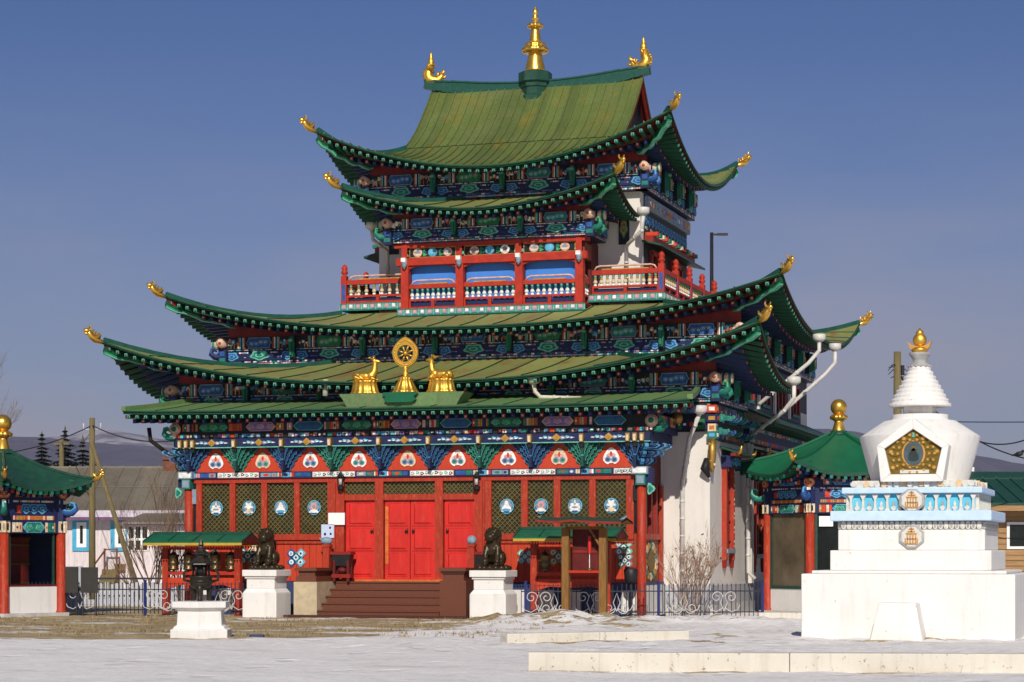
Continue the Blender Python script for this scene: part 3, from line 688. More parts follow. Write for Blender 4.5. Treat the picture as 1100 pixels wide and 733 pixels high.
# ------------------------------------------------------------------ side walls: tall windows under little painted hoods, a middle cornice
def side_window(fr, a, z0, z1, wd, hood=True):
    mb = MB(); mb.fbox(fr, a-wd/2, a+wd/2, z0, z1, 0, .02, 'glass_dark'); w_ = mb.build('side_window', T)
    mb = MB()
    for q in (-1, 1):
        x = a+q*(wd/2+.06); mb.fbox(fr, x-.07, x+.07, z0-.25, z1+.1, 0, .14, 'frame_red')
        mb.prism(fr, [(x-.07, z0-.25), (x, z0-.48), (x+.07, z0-.25)], .01, .12, 'deep_red')
    mb.fbox(fr, a-wd/2-.1, a+wd/2+.1, z0-.06, z0+.06, .0, .17, 'paint_greyblue'); mb.fbox(fr, a-.02, a+.02, z0, z1, .02, .06, 'frame_red')
    for k in range(4): zz = z0+(z1-z0)*(k+.5)/4; mb.fbox(fr, a-wd/2, a+wd/2, zz-.02, zz+.02, .02, .05, 'deep_red')
    k = 0; zz = z0+.1
    while zz < z1: mb.fbox(fr, a+wd/2+.02, a+wd/2+.1, zz, zz+.07, .14, .15, 'paint_'+('pink', 'cream', 'vermilion')[k % 3]); zz += .13; k += 1
    mb.build('window_surround', w_)
    if hood:
        mb = MB()
        mb.fbox(fr, a-wd/2-.22, a+wd/2+.22, z1+.1, z1+.42, 0, .3, 'paint_navy')
        cloud(mb, fr, a, z1+.26, wd*.35, .11, .3, 'paint_cyan', 'paint_blue')
        for q in (-1, 1): cloud(mb, fr, a+q*wd*.5, z1+.26, .12, .09, .3, 'paint_sky', 'paint_navy')
        c0 = [fr(a-wd/2-.4, z1+.62, 0), fr(a+wd/2+.4, z1+.62, 0), fr(a+wd/2+.4, z1+.42, .62), fr(a-wd/2-.4, z1+.42, .62)]
        mb.add([*c0, *[p+V((0, 0, .06)) for p in c0]], [(0, 3, 2, 1), (4, 5, 6, 7), (0, 1, 5, 4), (1, 2, 6, 5), (2, 3, 7, 6), (3, 0, 4, 7)], 'tin_dark_green')
        mb.fbox(fr, a-wd/2-.38, a+wd/2+.38, z1+.40, z1+.47, .3, .56, 'deep_red')
        for q in (-1, 1):
            x = a+q*(wd/2+.4); mb.tube([fr(x, z1+.44, .5), fr(x+q*.16, z1+.5, .62), fr(x+q*.2, z1+.66, .66)], [.05, .05, .015], 'gold_leaf', 6)
        mb.build('window_hood', w_)
for fr, sg in ((right(HB), 1), (left(-HB), -1)):
    side_window(fr, 4.4*sg, 1.75, 3.95, .85)
    for yy in (8.75, 11.2, 13.6, 16.0): side_window(fr, yy*sg, 1.6, 4.1, 1.25)
    mb = MB(); rg = random.Random(11)
    s0, s1 = sorted((6.6*sg, 17.5*sg))
    mb.fbox(fr, s0, s1, 4.85, 5.35, 0, .22, 'paint_navy'); blocks(mb, fr, s0, s1, 5.2, 5.33, .22, ['teal', 'blue', 'pink', 'orange', 'sky'], rg, .15, .4)
    blocks(mb, fr, s0, s1, 4.87, 5.0, .22, ['vermilion', 'teal', 'ochre', 'blue'], rg, .2, .5)
    c0 = [fr(s0-.1, 5.85, 0), fr(s1+.1, 5.85, 0), fr(s1+.1, 5.42, 1.0), fr(s0-.1, 5.42, 1.0)]
    mb.add([*c0, *[p+V((0, 0, .07)) for p in c0]], [(0, 3, 2, 1), (4, 5, 6, 7), (0, 1, 5, 4), (1, 2, 6, 5), (2, 3, 7, 6), (3, 0, 4, 7)], 'tin_dark_green')
    k = s0+.1
    while k < s1: mb.fbox(fr, k, k+.09, 5.33, 5.43, .2, .95, 'rafter_green'); k += .26
    mb.build('cornice', T)
    for yy in (7.6, 9.98, 12.4, 14.8, 17.2): mb = MB(); mb.fbox(fr, yy*sg-.16, yy*sg+.16, .82, 4.85, 0, .12, 'plaster'); mb.build('pilaster', T)
    for yy in (7.4, 9.9, 12.4, 14.9): 
        mb = MB(); a = yy*sg; mb.fbox(fr, a-1.15, a+1.15, 5.9, 7.3, 0, .03, 'paint_navy'); mb.fbox(fr, a-.6, a+.6, 6.15, 7.0, 0.03, .05, 'glass_dark')
        for q in (-.6, 0, .6): mb.fbox(fr, a+q-.05, a+q+.05, 6.1, 7.05, 0, .1, 'deep_red')
        mb.fbox(fr, a-1.2, a-1.0, 5.95, 7.25, .03, .1, 'plaster'); mb.fbox(fr, a-.65, a+.65, 7.0, 7.1, 0.03, .1, 'deep_red'); mb.fbox(fr, a-.65, a+.65, 6.05, 6.15, 0.03, .1, 'paint_teal')
        mb.build('upper_window', T)
# upper storey side dressing
for fr, sg in ((right(4.2), 1), (left(-4.2), -1)):
    rg = random.Random(5); mb = MB(); s0, s1 = sorted((9.2*sg, 14.9*sg)); mb.fbox(fr, s0, s1, 9.4, 12.95, .0, .03, 'paint_black')
    blocks(mb, fr, s0, s1, 12.55, 12.75, .03, ['navy', 'teal', 'violet', 'blue', 'deep'][:4], rg, .2, .4); blocks(mb, fr, s0, s1, 11.5, 11.62, .03, ['vermilion', 'teal', 'navy', 'cream'], rg, .1, .2)
    mb.fbox(fr, s0, s1, 12.1, 12.5, 0, .14, 'paint_greyblue'); blocks(mb, fr, s0, s1, 12.15, 12.45, .14, ['greyblue', 'violet', 'sky', 'greyblue', 'ochre'], rg, .12, .3)
    mb.fbox(fr, s0, s1, 11.1, 11.3, 0, .3, 'deep_red')
    for k in range(14): 
        a = s0+(s1-s0)*(k+.5)/14
        cloud(mb, fr, a, 11.82, .18, .14, 0.03, 'paint_sky', 'paint_blue'); mb.fbox(fr, a-.1, a+.1, 11.3, 11.42, 0, .42, 'paint_'+('vermilion', 'teal', 'cream')[k % 3])
    c0 = [fr(s0-.2, 11.1, 0), fr(s1+.2, 11.1, 0), fr(s1+.2, 10.95, .6), fr(s0-.2, 10.95, .6)]
    mb.add([*c0, *[p+V((0, 0, .06)) for p in c0]], [(0, 3, 2, 1), (4, 5, 6, 7), (0, 1, 5, 4), (1, 2, 6, 5), (2, 3, 7, 6), (3, 0, 4, 7)], 'tin_dark_green')
    mb.build('upper_cornice', T)
    for yy in (10.6, 13.2):
        mb = MB(); a = yy*sg; mb.fbox(fr, a-.7, a+.7, 9.4, 10.8, 0, .04, 'glass_dark')
        for q in (-.7, 0, .7): mb.fbox(fr, a+q-.07, a+q+.07, 9.3, 10.9, 0, .12, 'frame_red')
        mb.fbox(fr, a-.8, a+.8, 10.8, 10.95, 0, .12, 'frame_red'); mb.build('upper_window', T)

# ------------------------------------------------------------------ gallery and balcony of the upper storey
def baluster_mesh(h, k):
    mb = MB(); c1, c2 = [('paint_cream', 'paint_ochre'), ('paint_white', 'paint_teal')][k]
    mb.lathe((0, 0, 0), [(.05, 0), (.06, .03), (.035, .06)], 'paint_white', 8, 0, True)
    mb.lathe((0, 0, 0), [(.035, .06), (.068, h*.32), (.06, h*.45), (.03, h*.58)], c1, 8, 0, True)
    mb.lathe((0, 0, 0), [(.03, h*.58), (.055, h*.66), (.03, h*.74)], c2, 8, 0, True); mb.lathe((0, 0, 0), [(.03, h*.74), (.05, h*.9), (.05, h)], 'paint_mint', 8, 0, True)
    return mb
BAL = {}
def baluster(parent, p, h, k):
    key = (round(h, 2), k)
    if key not in BAL: o = baluster_mesh(h, k).build('baluster'); BAL[key] = o.data
    else: o = bpy.data.objects.new('baluster', BAL[key]); COL.objects.link(o)
    o.parent = parent; o.location = p
def railing(fr, a0, a1, z, n, hs=(.27, .61, .72), kind=0, loop=True, slots=2):
    """lower board with slots, balusters, hand rail and the bow above it"""
    h1, h2, h3 = hs; mb = MB()
    mb.fbox(fr, a0, a1, z, z+.07, -.05, .05, 'rail_red'); mb.fbox(fr, a0, a1, z+h1-.06, z+h1, -.05, .05, 'rail_red'); mb.fbox(fr, a0, a1, z+h2, z+h3, -.07, .07, 'rail_red')
    L = a1-a0
    for k in range(slots+1):
        a = a0+L*k/slots; mb.fbox(fr, max(a0, a-.05), min(a1, a+.05), z+.07, z+h1-.06, -.045, .045, 'rail_red')
    for k in range(slots): mb.fbox(fr, a0+L*k/slots+.07, a0+L*(k+1)/slots-.07, z+.085, z+h1-.075, -.04, -.02, 'paint_navy'); 
    if loop:
        mb.tube([fr(a0+.06, z+h3), fr(a0+.13, z+h3+.1), fr(a0+.24, z+h3+.13), fr(a1-.24, z+h3+.13), fr(a1-.13, z+h3+.1), fr(a1-.06, z+h3)], .03, 'paint_salmon', 6)
        mb.fbox(fr, a0+.3, a1-.3, z+h3+.01, z+h3+.045, -.03, .03, 'paint_ochre')
    r = mb.build('railing', T)
    for k in range(n):
        baluster(r, fr(a0+L*(k+.5)/n, z+h1, 0), h2-h1, kind)
    return r
GY = 7.2; gp = [-2.72, -.97, .90, 2.77]
for x in gp:
    mb = MB(); mb.box(x-.12, x+.12, GY-.12, GY+.12, 9.02, 10.62, 'rail_red'); mb.box(x-.09, x+.09, GY-.15, GY-.12, 10.62, 11.05, 'rail_red'); mb.build('gallery_post', T)
    mb = MB(); mb.lathe((x+.02, GY-.2, 10.28), [(.01, 0), (.07, .08), (.09, .18), (.05, .24)], 'paint_greyblue', 8); mb.box(x-.07, x+.07, GY-.26, GY-.13, 10.5, 10.62, 'paint_white'); mb.build('pendant', T)
mb = MB(); fr = front(GY)
mb.fbox(fr, -3.05, 3.05, 10.93, 11.06, -.1, .13, 'rail_red'); mb.fbox(fr, -3.0, 3.0, 10.40, 10.63, -.1, .11, 'rail_red')
for i in range(3):
    a0, a1 = gp[i]+.1, gp[i+1]-.1
    mb.prism(fr, [(a0, 10.41), (a0, 10.28), (a0+.12, 10.34), (a0+.45, 10.39), (a1-.45, 10.39), (a1-.12, 10.34), (a1, 10.28), (a1, 10.41)], -.03, .04, 'rail_red')
mb.build('gallery_beam', T)
for i in range(3):
    a0, a1 = gp[i]+.13, gp[i+1]-.13; mb = MB()
    mb.fbox(fr, a0, a1, 10.63, 10.93, -.04, .03, 'paint_black'); c = (a0+a1)/2
    for q, col in ((-.48, 'salmon'), (0, 'sky'), (.48, 'white' if i == 1 else 'salmon')):
        mb.disc(fr, c+q, 10.78, .145, .13, .03, .05, 'paint_'+col, 16)
        if q: mb.disc(fr, c+q, 10.80, .09, .07, .05, .06, 'paint_greyblue', 8, 4, .3); mb.disc(fr, c+q, 10.72, .1, .035, .05, .064, 'paint_cream', 8)
        else: mb.disc(fr, c, 10.78, .09, .08, .05, .058, 'paint_cyan', 12, 6, .15)
    for q in (-1, 1):
        for k in range(4): mb.disc(fr, c+q*(.28+.0*k)+q*(.42+.07*k if k > 1 else -.02), 10.72+.1*(k % 2), .07, .05, .03, .045, 'paint_'+('leaf', 'teal', 'mint', 'leaf')[k], 8, 3, .35, k)
    for u0, u1, v0, v1 in ((a0, a1, 10.63, 10.65), (a0, a1, 10.91, 10.93), (a0, a0+.02, 10.65, 10.91), (a1-.02, a1, 10.65, 10.91)): mb.fbox(fr, u0, u1, v0, v1, .03, .05, 'paint_ochre')
    mb.build('gallery_panel', T)
    railing(front(GY), gp[i]+.12, gp[i+1]-.12, 9.08, 9, (.30, .62, .74), 1)
    mb = MB(); mb.fbox(front(7.42), gp[i]+.11, gp[i+1]-.11, 9.1, 10.6, -.05, 0, 'blue_panel'); mb.build('gallery_wall_panel', T)
mb = MB(); mb.box(-2.9, 2.9, GY+.02, 8.8, 9.0, 9.09, 'dark_red'); mb.box(-2.85, 2.85, GY+.1, 8.8, 10.95, 11.05, 'dark_red')
for sx in (-1, 1): mb.box(sx*2.83-.06, sx*2.83+.06, 8.0, 8.8, 9.09, 11.0, 'dark_red'); mb.box(sx*2.86-.04, sx*2.86+.04, GY+.1, 8.0, 10.42, 10.9, 'side_wood')
mb.build('gallery_floor', T)
for sx in (-1, 1): railing(right(2.78) if sx > 0 else left(-2.78), *sorted((7.35*sx, 8.0*sx)), 9.1, 3, (.30, .62, .74), 1, slots=1)
def edge_band(fr, a0, a1, z0, z1):
    mb = MB(); mb.fbox(fr, a0, a1, z0, z1, -.12, 0, 'paint_teal'); n = max(1, round((a1-a0)/.24)); L = (a1-a0)/n
    for k in range(n):
        a = a0+L*(k+.5); mb.fbox(fr, a-.085, a+.085, z0+.05, z1-.04, 0, .012, 'paint_greyblue'); mb.fbox(fr, a-.05, a+.05, z0+.09, z1-.04, .0, .02, 'paint_'+('pink', 'white')[k % 2])
        mb.fbox(fr, a+L/2-.02, a+L/2+.02, z0+.03, z1-.03, 0, .016, 'paint_mint')
    mb.build('balcony_edge', T)
edge_band(front(7.03), -2.95, 2.95, 8.86, 9.08)
edge_band(front(7.93), -5.15, -2.8, 9.19, 9.42); edge_band(front(7.93), 2.8, 5.15, 9.19, 9.42)
edge_band(right(5.16), 7.94, 15.4, 9.19, 9.42); edge_band(left(-5.16), -15.4, -7.94, 9.19, 9.42)
mb = MB()
for sx in (-1, 1): mb.box(min(sx*2.8, sx*5.1), max(sx*2.8, sx*5.1), 7.98, 8.8, 9.3, 9.41, 'dark_red'); mb.box(min(sx*4.21, sx*5.1), max(sx*4.21, sx*5.1), 8.8, 15.3, 9.3, 9.41, 'dark_red')
mb.box(-5.1, 5.1, 15.3, 15.38, 9.2, 9.41, 'dark_red'); mb.build('balcony_floor', T)
def balcony_post(x, y):
    mb = MB(); mb.box(x-.09, x+.09, y-.09, y+.09, 9.42, 10.28, 'rail_red'); mb.box(x-.06, x+.06, y-.094, y+.094, 9.5, 10.0, 'paint_blue')
    mb.lathe((x, y, 10.26), [(.09, 0), (.05, .04), (.10, .1), (.11, .15), (.07, .2), (.10, .24), (.08, .32), (.02, .38)], 'rail_red', 12); mb.build('balcony_post', T)
balcony_post(5.05, 8.02); balcony_post(-5.05, 8.02)
railing(front(8.02), -4.96, -2.92, 9.42, 8, (.25, .58, .72), 0); railing(front(8.02), 2.92, 4.96, 9.42, 11, (.25, .58, .72), 0)
ys = [8.02+1.83*k for k in range(5)]
for sx in (-1, 1):
    for y0, y1 in zip(ys, ys[1:]):
        railing(right(5.05) if sx > 0 else left(-5.05), *sorted(((y0+.09)*sx, (y1-.09)*sx)), 9.42, 7, (.25, .58, .72), 0, loop=False)
        balcony_post(sx*5.05, y1)
# painted scrolls on the white upper wall
for sx in (-1, 1): mb = MB(); mb.fbox(front(8.8), sx*3.7-.16, sx*3.7+.16, 11.0, 11.9, 0, .05, 'paint_black'); cloud(mb, front(8.8), sx*3.7, 11.5, .12, .3, .05, 'paint_teal', 'paint_ochre'); mb.build('wall_painting', T)

# ------------------------------------------------------------------ portico: roof
PR = dict(zm=5.55, up=.06, p=4, zT=6.06, g=.9)
sP = [Side((0, -1.0, 0), (1, 0, 0), (0, 1, 0), 7.97, 7.45, 3.25, **PR)]
mb = MB(); roof_surface(mb, sP, 'tin_portico', th=.10)
seams(mb, sP[0], 1.0, 'edge_green', .02, .03)
for k in (-1, 1): hip_ridge(mb, sP[0], k, 'tin_portico')
pr = mb.build('portico_roof', T)
mb = MB(); rafters(mb, sP[0], .26, o_len=.75, i0=.42, i1=1.0); mb.build('rafters', pr)
# green plinth under the wheel and deer
mb = MB()
mb.prism(front(-.55), [(-1.62, 5.96), (-1.78, 5.96), (-1.66, 5.80), (-1.55, 5.60), (1.55, 5.60), (1.66, 5.80), (1.78, 5.96)], -.75, 0, 'tin_portico')
mb.prism(front(-.55), [(-.45, 5.97), (-.5, 5.92), (-.4, 5.86), (-.45, 5.76), (-.34, 5.70), (.34, 5.70), (.45, 5.76), (.4, 5.86), (.5, 5.92), (.45, 5.97)], 0, .12, 'tin_green')
mb.build('roof_plinth', pr)

# ------------------------------------------------------------------ portico: entablature
PX = 6.35; step = 2*PX/9; rg = random.Random(21); f0 = front(0)
mb = MB(); mb.fbox(f0, -PX-.1, PX+.1, 3.92, 5.6, -.3, 0, 'board_red')
mb.build('frieze_board', T)
mb = MB(); mb.fbox(f0, -6.9, 6.9, 5.0, 5.30, 0, .16, 'paint_black')
for i in range(9):
    a = -PX+step*i
    cartouche(mb, f0, a+.26, a+step-.26, 5.03, 5.27, .16, *[('teal', 'green', 'mint'), ('salmon', 'violet', 'salmon'), ('cyan', 'blue', 'teal')][i % 3], rg)
    blocks(mb, f0, a-.24, a+.24, 5.04, 5.26, .16, ['vermilion', 'ochre', 'teal', 'salmon', 'navy', 'orange'], rg, .05, .1)
mb.fbox(f0, -6.9, 6.9, 4.84, 5.0, 0, .20, 'paint_black')
blocks(mb, f0, -6.9, 6.9, 4.85, 4.98, .20, ['cyan', 'pink', 'white', 'teal', 'navy', 'violet', 'salmon', 'sky', 'vermilion', 'black', 'black'], rg, .10, .18, .02)
for sx in (-1, 1):
    mb.box(min(sx*6.6, sx*6.9), max(sx*6.6, sx*6.9), 0, 2.2, 4.84, 5.3, 'paint_navy')
    blocks(mb, right(6.9) if sx > 0 else left(-6.9), *sorted((0, 2.2*sx)), 5.02, 5.28, 0, ['vermilion', 'teal', 'navy', 'ochre'], rg, .2, .4)
    for k, c in enumerate(('salmon', 'cream', 'teal')): mb.tube([(sx*6.78, -.2-.04*k, 5.12), (sx*6.78, -.26-.04*k, 5.12)], [.17-.05*k]*2, 'paint_'+c, 14)
    curl(mb, (sx*6.75, -.1, 4.95), (sx, -.25), 'teal', 'leaf', .42)
mb.build('painted_frieze', T)
mb = MB(); mb.fbox(f0, -6.75, 6.75, 4.60, 4.83, 0, .28, 'paint_navy'); mb.fbox(f0, -6.75, 6.75, 4.575, 4.60, 0, .30, 'paint_mint')
for i in range(9):
    c = -PX+step*(i+.5)
    mb.prism(Fr((0, -.28, 0), (1, 0, 0), (0, -1, 0)), [(c-.125, 4.715), (c-.05, 4.65), (c, 4.615), (c+.05, 4.65), (c+.125, 4.715), (c+.05, 4.78), (c, 4.82), (c-.05, 4.78)], 0, .02, 'paint_ochre'); mb.disc(front(-.28), c, 4.715, .055, .055, .02, .034, 'gold', 8)
    for q in (-1, 1):
        for k in range(3):
            mb.disc(front(-.28), c+q*(.18+.12*k), 4.715+(.015 if k == 1 else -.005), .085-.008*k, .045-.010*k, 0, .015, 'paint_'+('greyblue', 'cyan', 'greyblue')[k], 10, 3, .25)
            mb.disc(front(-.28), c+q*(.18+.12*k), 4.71, .045, .015, 0, .02, 'paint_white', 8)
for sx in (-1, 1): mb.box(min(sx*6.5, sx*6.75), max(sx*6.5, sx*6.75), 0.0, 2.2, 4.6, 4.83, 'paint_navy')
mb.build('portico_beam', T)
def bracket_mesh(dark, light, corner=False):
    """carved bracket: stepped dark cloud arms, each edge picked out by a thin wavy light line"""
    mb = MB(); fr = front(0)
    def edge(k):      # right-hand outline, from bottom centre up to the outer tip
        e = [(.13, .0), (.15, .10), (.24, .17), (.24, .26), (.33, .31), (.34, .40), (.45, .43), (.46, .52), (.55, .56), (.57, .65)]
        return [(x*k, .66-(.66-y)*(.45+.55*k)) for x, y in e]
    for i, k in enumerate((1.0, .76, .52, .28)):
        E_ = edge(k); n = .04+.075*i; y0 = E_[0][1]
        mb.prism(fr, [(x, y) for x, y in E_]+[(-x, y) for x, y in E_[::-1]], 0, n, dark)
        for sg in (-1, 1):
            P = []
            for (x0, y0_), (x1, y1) in zip(E_, E_[1:]): P += [(x0, y0_), (x0*.5+x1*.5, y0_*.5+y1*.5)]
            P.append(E_[-1]); mb.tube([fr(sg*(x-.012), y, n+.004) for x, y in P], .012 if i < 2 else .010, light, 5)
            mb.tube([fr(sg*(x-.055), y+.012, n+.002) for x, y in P[2:-3]], .007, light, 4)
    mb.fbox(fr, -.035, .035, .02, .62, 0, .33, dark); mb.fbox(fr, -.042, .042, .30, .33, 0, .335, light)
    for q in (-.5, -.3, .3, .5): mb.fbox(fr, q-.04, q+.04, .62, .665, 0, .2, 'paint_navy')
    return mb
bo = {}
cols = 'BGBGBBGBGB'
def goldend(p, parent):
    mb = MB(); fr = front(p.y)
    mb.prism(fr, [(p.x-.045, p.z-.12), (p.x+.045, p.z-.12), (p.x+.062, p.z-.02), (p.x+.055, p.z+.10), (p.x-.055, p.z+.10), (p.x-.062, p.z-.02)], -.2, .10, 'gilt_bell'); mb.prism(fr, [(p.x-.03, p.z-.10), (p.x+.03, p.z-.10), (p.x+.035, p.z+.06), (p.x-.035, p.z+.06)], .10, .13, 'paint_cream')
    mb.fbox(fr, p.x-.05, p.x+.05, p.z-.24, p.z-.12, -.2, .05, 'paint_black')
    return mb.build('beam_end', parent)
for i, k in enumerate(cols):
    x = -PX+step*i
    if k not in bo:
        o = bracket_mesh(*(('bracket_navy', 'bracket_blue') if k == 'B' else ('bracket_green', 'bracket_mint'))).build('bracket', T); bo[k] = o
    else: o = bo[k].copy(); COL.objects.link(o)
    o.location = (x, -.002, 3.93); 
    if k == 'B': o['label'] = 'blue cloud bracket with lighter outlines'
    else: o['label'] = 'green cloud bracket with mint outlines'
    if i in (0, 9):
        sx = -1 if i == 0 else 1
        for j, (dx, dy) in enumerate(((sx, -.25), (sx, .35), (sx*.75, -1))):
            for lev in range(3):
                mb = MB(); arm_plate(mb, (x+sx*.02, -.02+.2*j*(j == 1), 3.98+.19*lev), (dx, dy), (.42+.20*lev)*(1 if j < 2 else .7), .26, 'bracket_navy', 'bracket_blue' if lev < 2 else 'paint_sky')
                mb.build('corner_arm', T)
        for q in (-.19, 0, .19): goldend(V((x+q+sx*.02, -.32, 4.70)), T)
    else: goldend(V((x, -.32, 4.70)), T)
for i in range(9):
    c = -PX+step*(i+.5); mb = MB(); fr = front(0)
    def heart(k, dy=0):
        pts = []
        for j in range(28):
            t = 2*math.pi*j/28; r = 1+.10*math.cos(3*t+math.pi/2)
            px_ = math.cos(t)*r*.215*k; pz = math.sin(t)*.21*k
            if pz > .1*k: px_ *= 1-(pz-.1*k)/(.14*k)*.55; pz *= 1.18
            if pz < -.14*k and abs(px_) < .07*k: pz += .05*k
            pts.append((c+px_, 4.20+pz+dy))
        return pts
    mb.prism(fr, heart(1.08), 0, .012, 'paint_vermilion'); mb.prism(fr, heart(1), .0, .02, 'paint_cream' if i % 3 == 1 else 'paint_white')
    for q, cc in ((-.085, 'greyblue'), (.085, 'greyblue')):
        mb.disc(fr, c+q, 4.14, .085, .075, .02, .03, 'paint_'+cc, 12); mb.disc(fr, c+q*1.05, 4.135, .05, .045, .03, .037, 'paint_teal' if i % 2 else 'paint_blue', 10)
    mb.disc(fr, c-.05, 4.25, .07, .05, .02, .03, 'paint_pink', 10); mb.disc(fr, c+.05, 4.25, .07, .05, .02, .03, 'paint_pink', 10); mb.disc(fr, c, 4.29, .035, .06, .03, .037, 'paint_vermilion', 8)
    mb.build('heart_ornament', T)
mb = MB(); mb.fbox(f0, -6.62, 6.62, 3.74, 3.92, -.02, .08, 'paint_navy'); fb = front(-.08)
for i in range(10):
    c = -PX+step*i
    if i % 2:   # pale panels with scroll rings
        a0, a1 = max(c-.62, -6.5), min(c+.62, 6.5); mb.fbox(fb, a0, a1, 3.76, 3.905, 0, .014, 'paint_salmon'); mb.fbox(fb, a0+.02, a1-.02, 3.775, 3.89, 0, .02, 'paint_white'); n = 9
        for k in range(n):
            q = a0+.08+(a1-a0-.16)*k/(n-1); mb.disc(fb, q, 3.825+.02*(k % 2), .05, .042, .02, .028, 'paint_'+('greyblue', 'mint', 'vermilion' if 3 < k < 5 else 'black')[k % 3], 8, 3, .25); mb.disc(fb, q, 3.825+.02*(k % 2), .022, .02, .028, .034, 'paint_white', 6)
    else:
        blocks(mb, fb, max(c-.74, -6.55), c-.25, 3.765, 3.90, 0, ['greyblue', 'teal', 'blue', 'greyblue'], rg, .2, .34); blocks(mb, fb, c-.24, c-.1, 3.765, 3.9, 0, ['vermilion', 'cream'], rg, .05, .07)
        mb.fbox(fb, c-.09, c+.12, 3.765, 3.90, 0, .016, 'paint_sky'); mb.disc(fb, c+.015, 3.832, .06, .045, .016, .024, 'paint_navy', 8)
        blocks(mb, fb, c+.13, c+.27, 3.765, 3.9, 0, ['vermilion', 'pink', 'white'], rg, .05, .07); blocks(mb, fb, c+.28, min(c+.74, 6.55), 3.765, 3.90, 0, ['greyblue', 'blue', 'teal', 'greyblue'], rg, .2, .34)
mb.build('painted_band', T)
for sx in (-1, 1):
    mb = MB(); x = sx*6.47
    mb.box(x-.24, x+.2, -.22, .2, 3.74, 3.94, 'paint_greyblue'); mb.fbox(front(-.22), x-.2, x+.16, 3.77, 3.91, 0, .015, 'paint_white'); mb.box(x-.13, x+.13, -.2, .15, 3.46, 3.735, 'paint_teal')
    mb.fbox(front(-.2), x-.1, x+.1, 3.5, 3.70, 0, .015, 'paint_greyblue'); mb.box(x-.12-.12*sx, x+.12-.12*sx, -.05, .15, 3.05, 3.46, 'paint_greyblue' if sx < 0 else 'paint_black')
    mb.box(x+sx*.2-.08, x+sx*.2+.08, -.1, .2, 3.5, 3.9, 'paint_navy'); mb.disc(front(-.1), x+sx*.26, 3.36, .10, .14, 0, .05, 'paint_mint', 12, 3, .25); mb.disc(front(-.15), x+sx*.26, 3.36, .06, .08, 0, .02, 'paint_teal', 10, 3, .25)
    mb.build('column_bracket', T)

# ------------------------------------------------------------------ portico: red front with windows and doors
for sx in (-1, 1):
    mb = MB(); mb.lathe((sx*6.46, -.02, 0), [(.128, .0), (.128, .5), (.125, 2.0), (.118, 3.46)], 'frame_red', 18); mb.build('column', T)
zt = 3.72
wins = [[(217, 247), (253, 281), (287, 316), (322, 352)], [(528, 560), (567, 595), (602, 633), (640, 673)]]
mb = MB()
mb.box(-6.4, 6.4, .12, .25, .93, 3.74, 'dark_red')
fr = front(0)
mb.fbox(fr, -6.33, 6.33, 3.62, 3.74, -.15, .03, 'frame_red')
for g, (gl, gr) in zip(wins, ((211, 356), (521, 681))):
    xl, xr = X(gl, 0), X(gr, 0)
    mb.fbox(fr, xl, xr, 2.05, 2.21, -.15, .07, 'frame_red'); mb.fbox(fr, xl, xr, .93, 2.05, -.15, -.03, 'board_red'); mb.fbox(fr, xl, xr, 1.95, 2.05, -.03, .02, 'frame_red')
    edges = [gl]+[q for p in g for q in p]+[gr]
    for k in range(0, len(edges), 2): mb.fbox(fr, X(edges[k], 0), X(edges[k+1], 0), 2.21, 3.62, -.15, .02, 'frame_red')
    k = xl+.14
    while k < xr: mb.fbox(fr, k, k+.012, .95, 1.95, -.03, -.022, 'deep_red'); k += .19
mb.build('front_frame', T)
def lattice(mb, fr, a0, a1, b0, b1, n, pitch, m='lattice', wd=.022):
    for sg in (1, -1):
        c = -(b1-b0)-1
        while c < (a1-a0)+(b1-b0)+1:
            # line through (a0+c, b0) with slope +-1
            pts = []
            if sg > 0: u0 = max(a0, a0+c); u1 = min(a1, a0+c+(b1-b0)); f = lambda u: b0+(u-a0-c)
            else: u0 = max(a0, a0+c-(b1-b0)); u1 = min(a1, a0+c); f = lambda u: b0-(u-a0-c)
            if u1-u0 > .03: mb.bar(fr(u0, f(u0), n+.004*(sg > 0)), fr(u1, f(u1), n+.004*(sg > 0)), wd, .012, m, tuple(fr.n))
            c += pitch
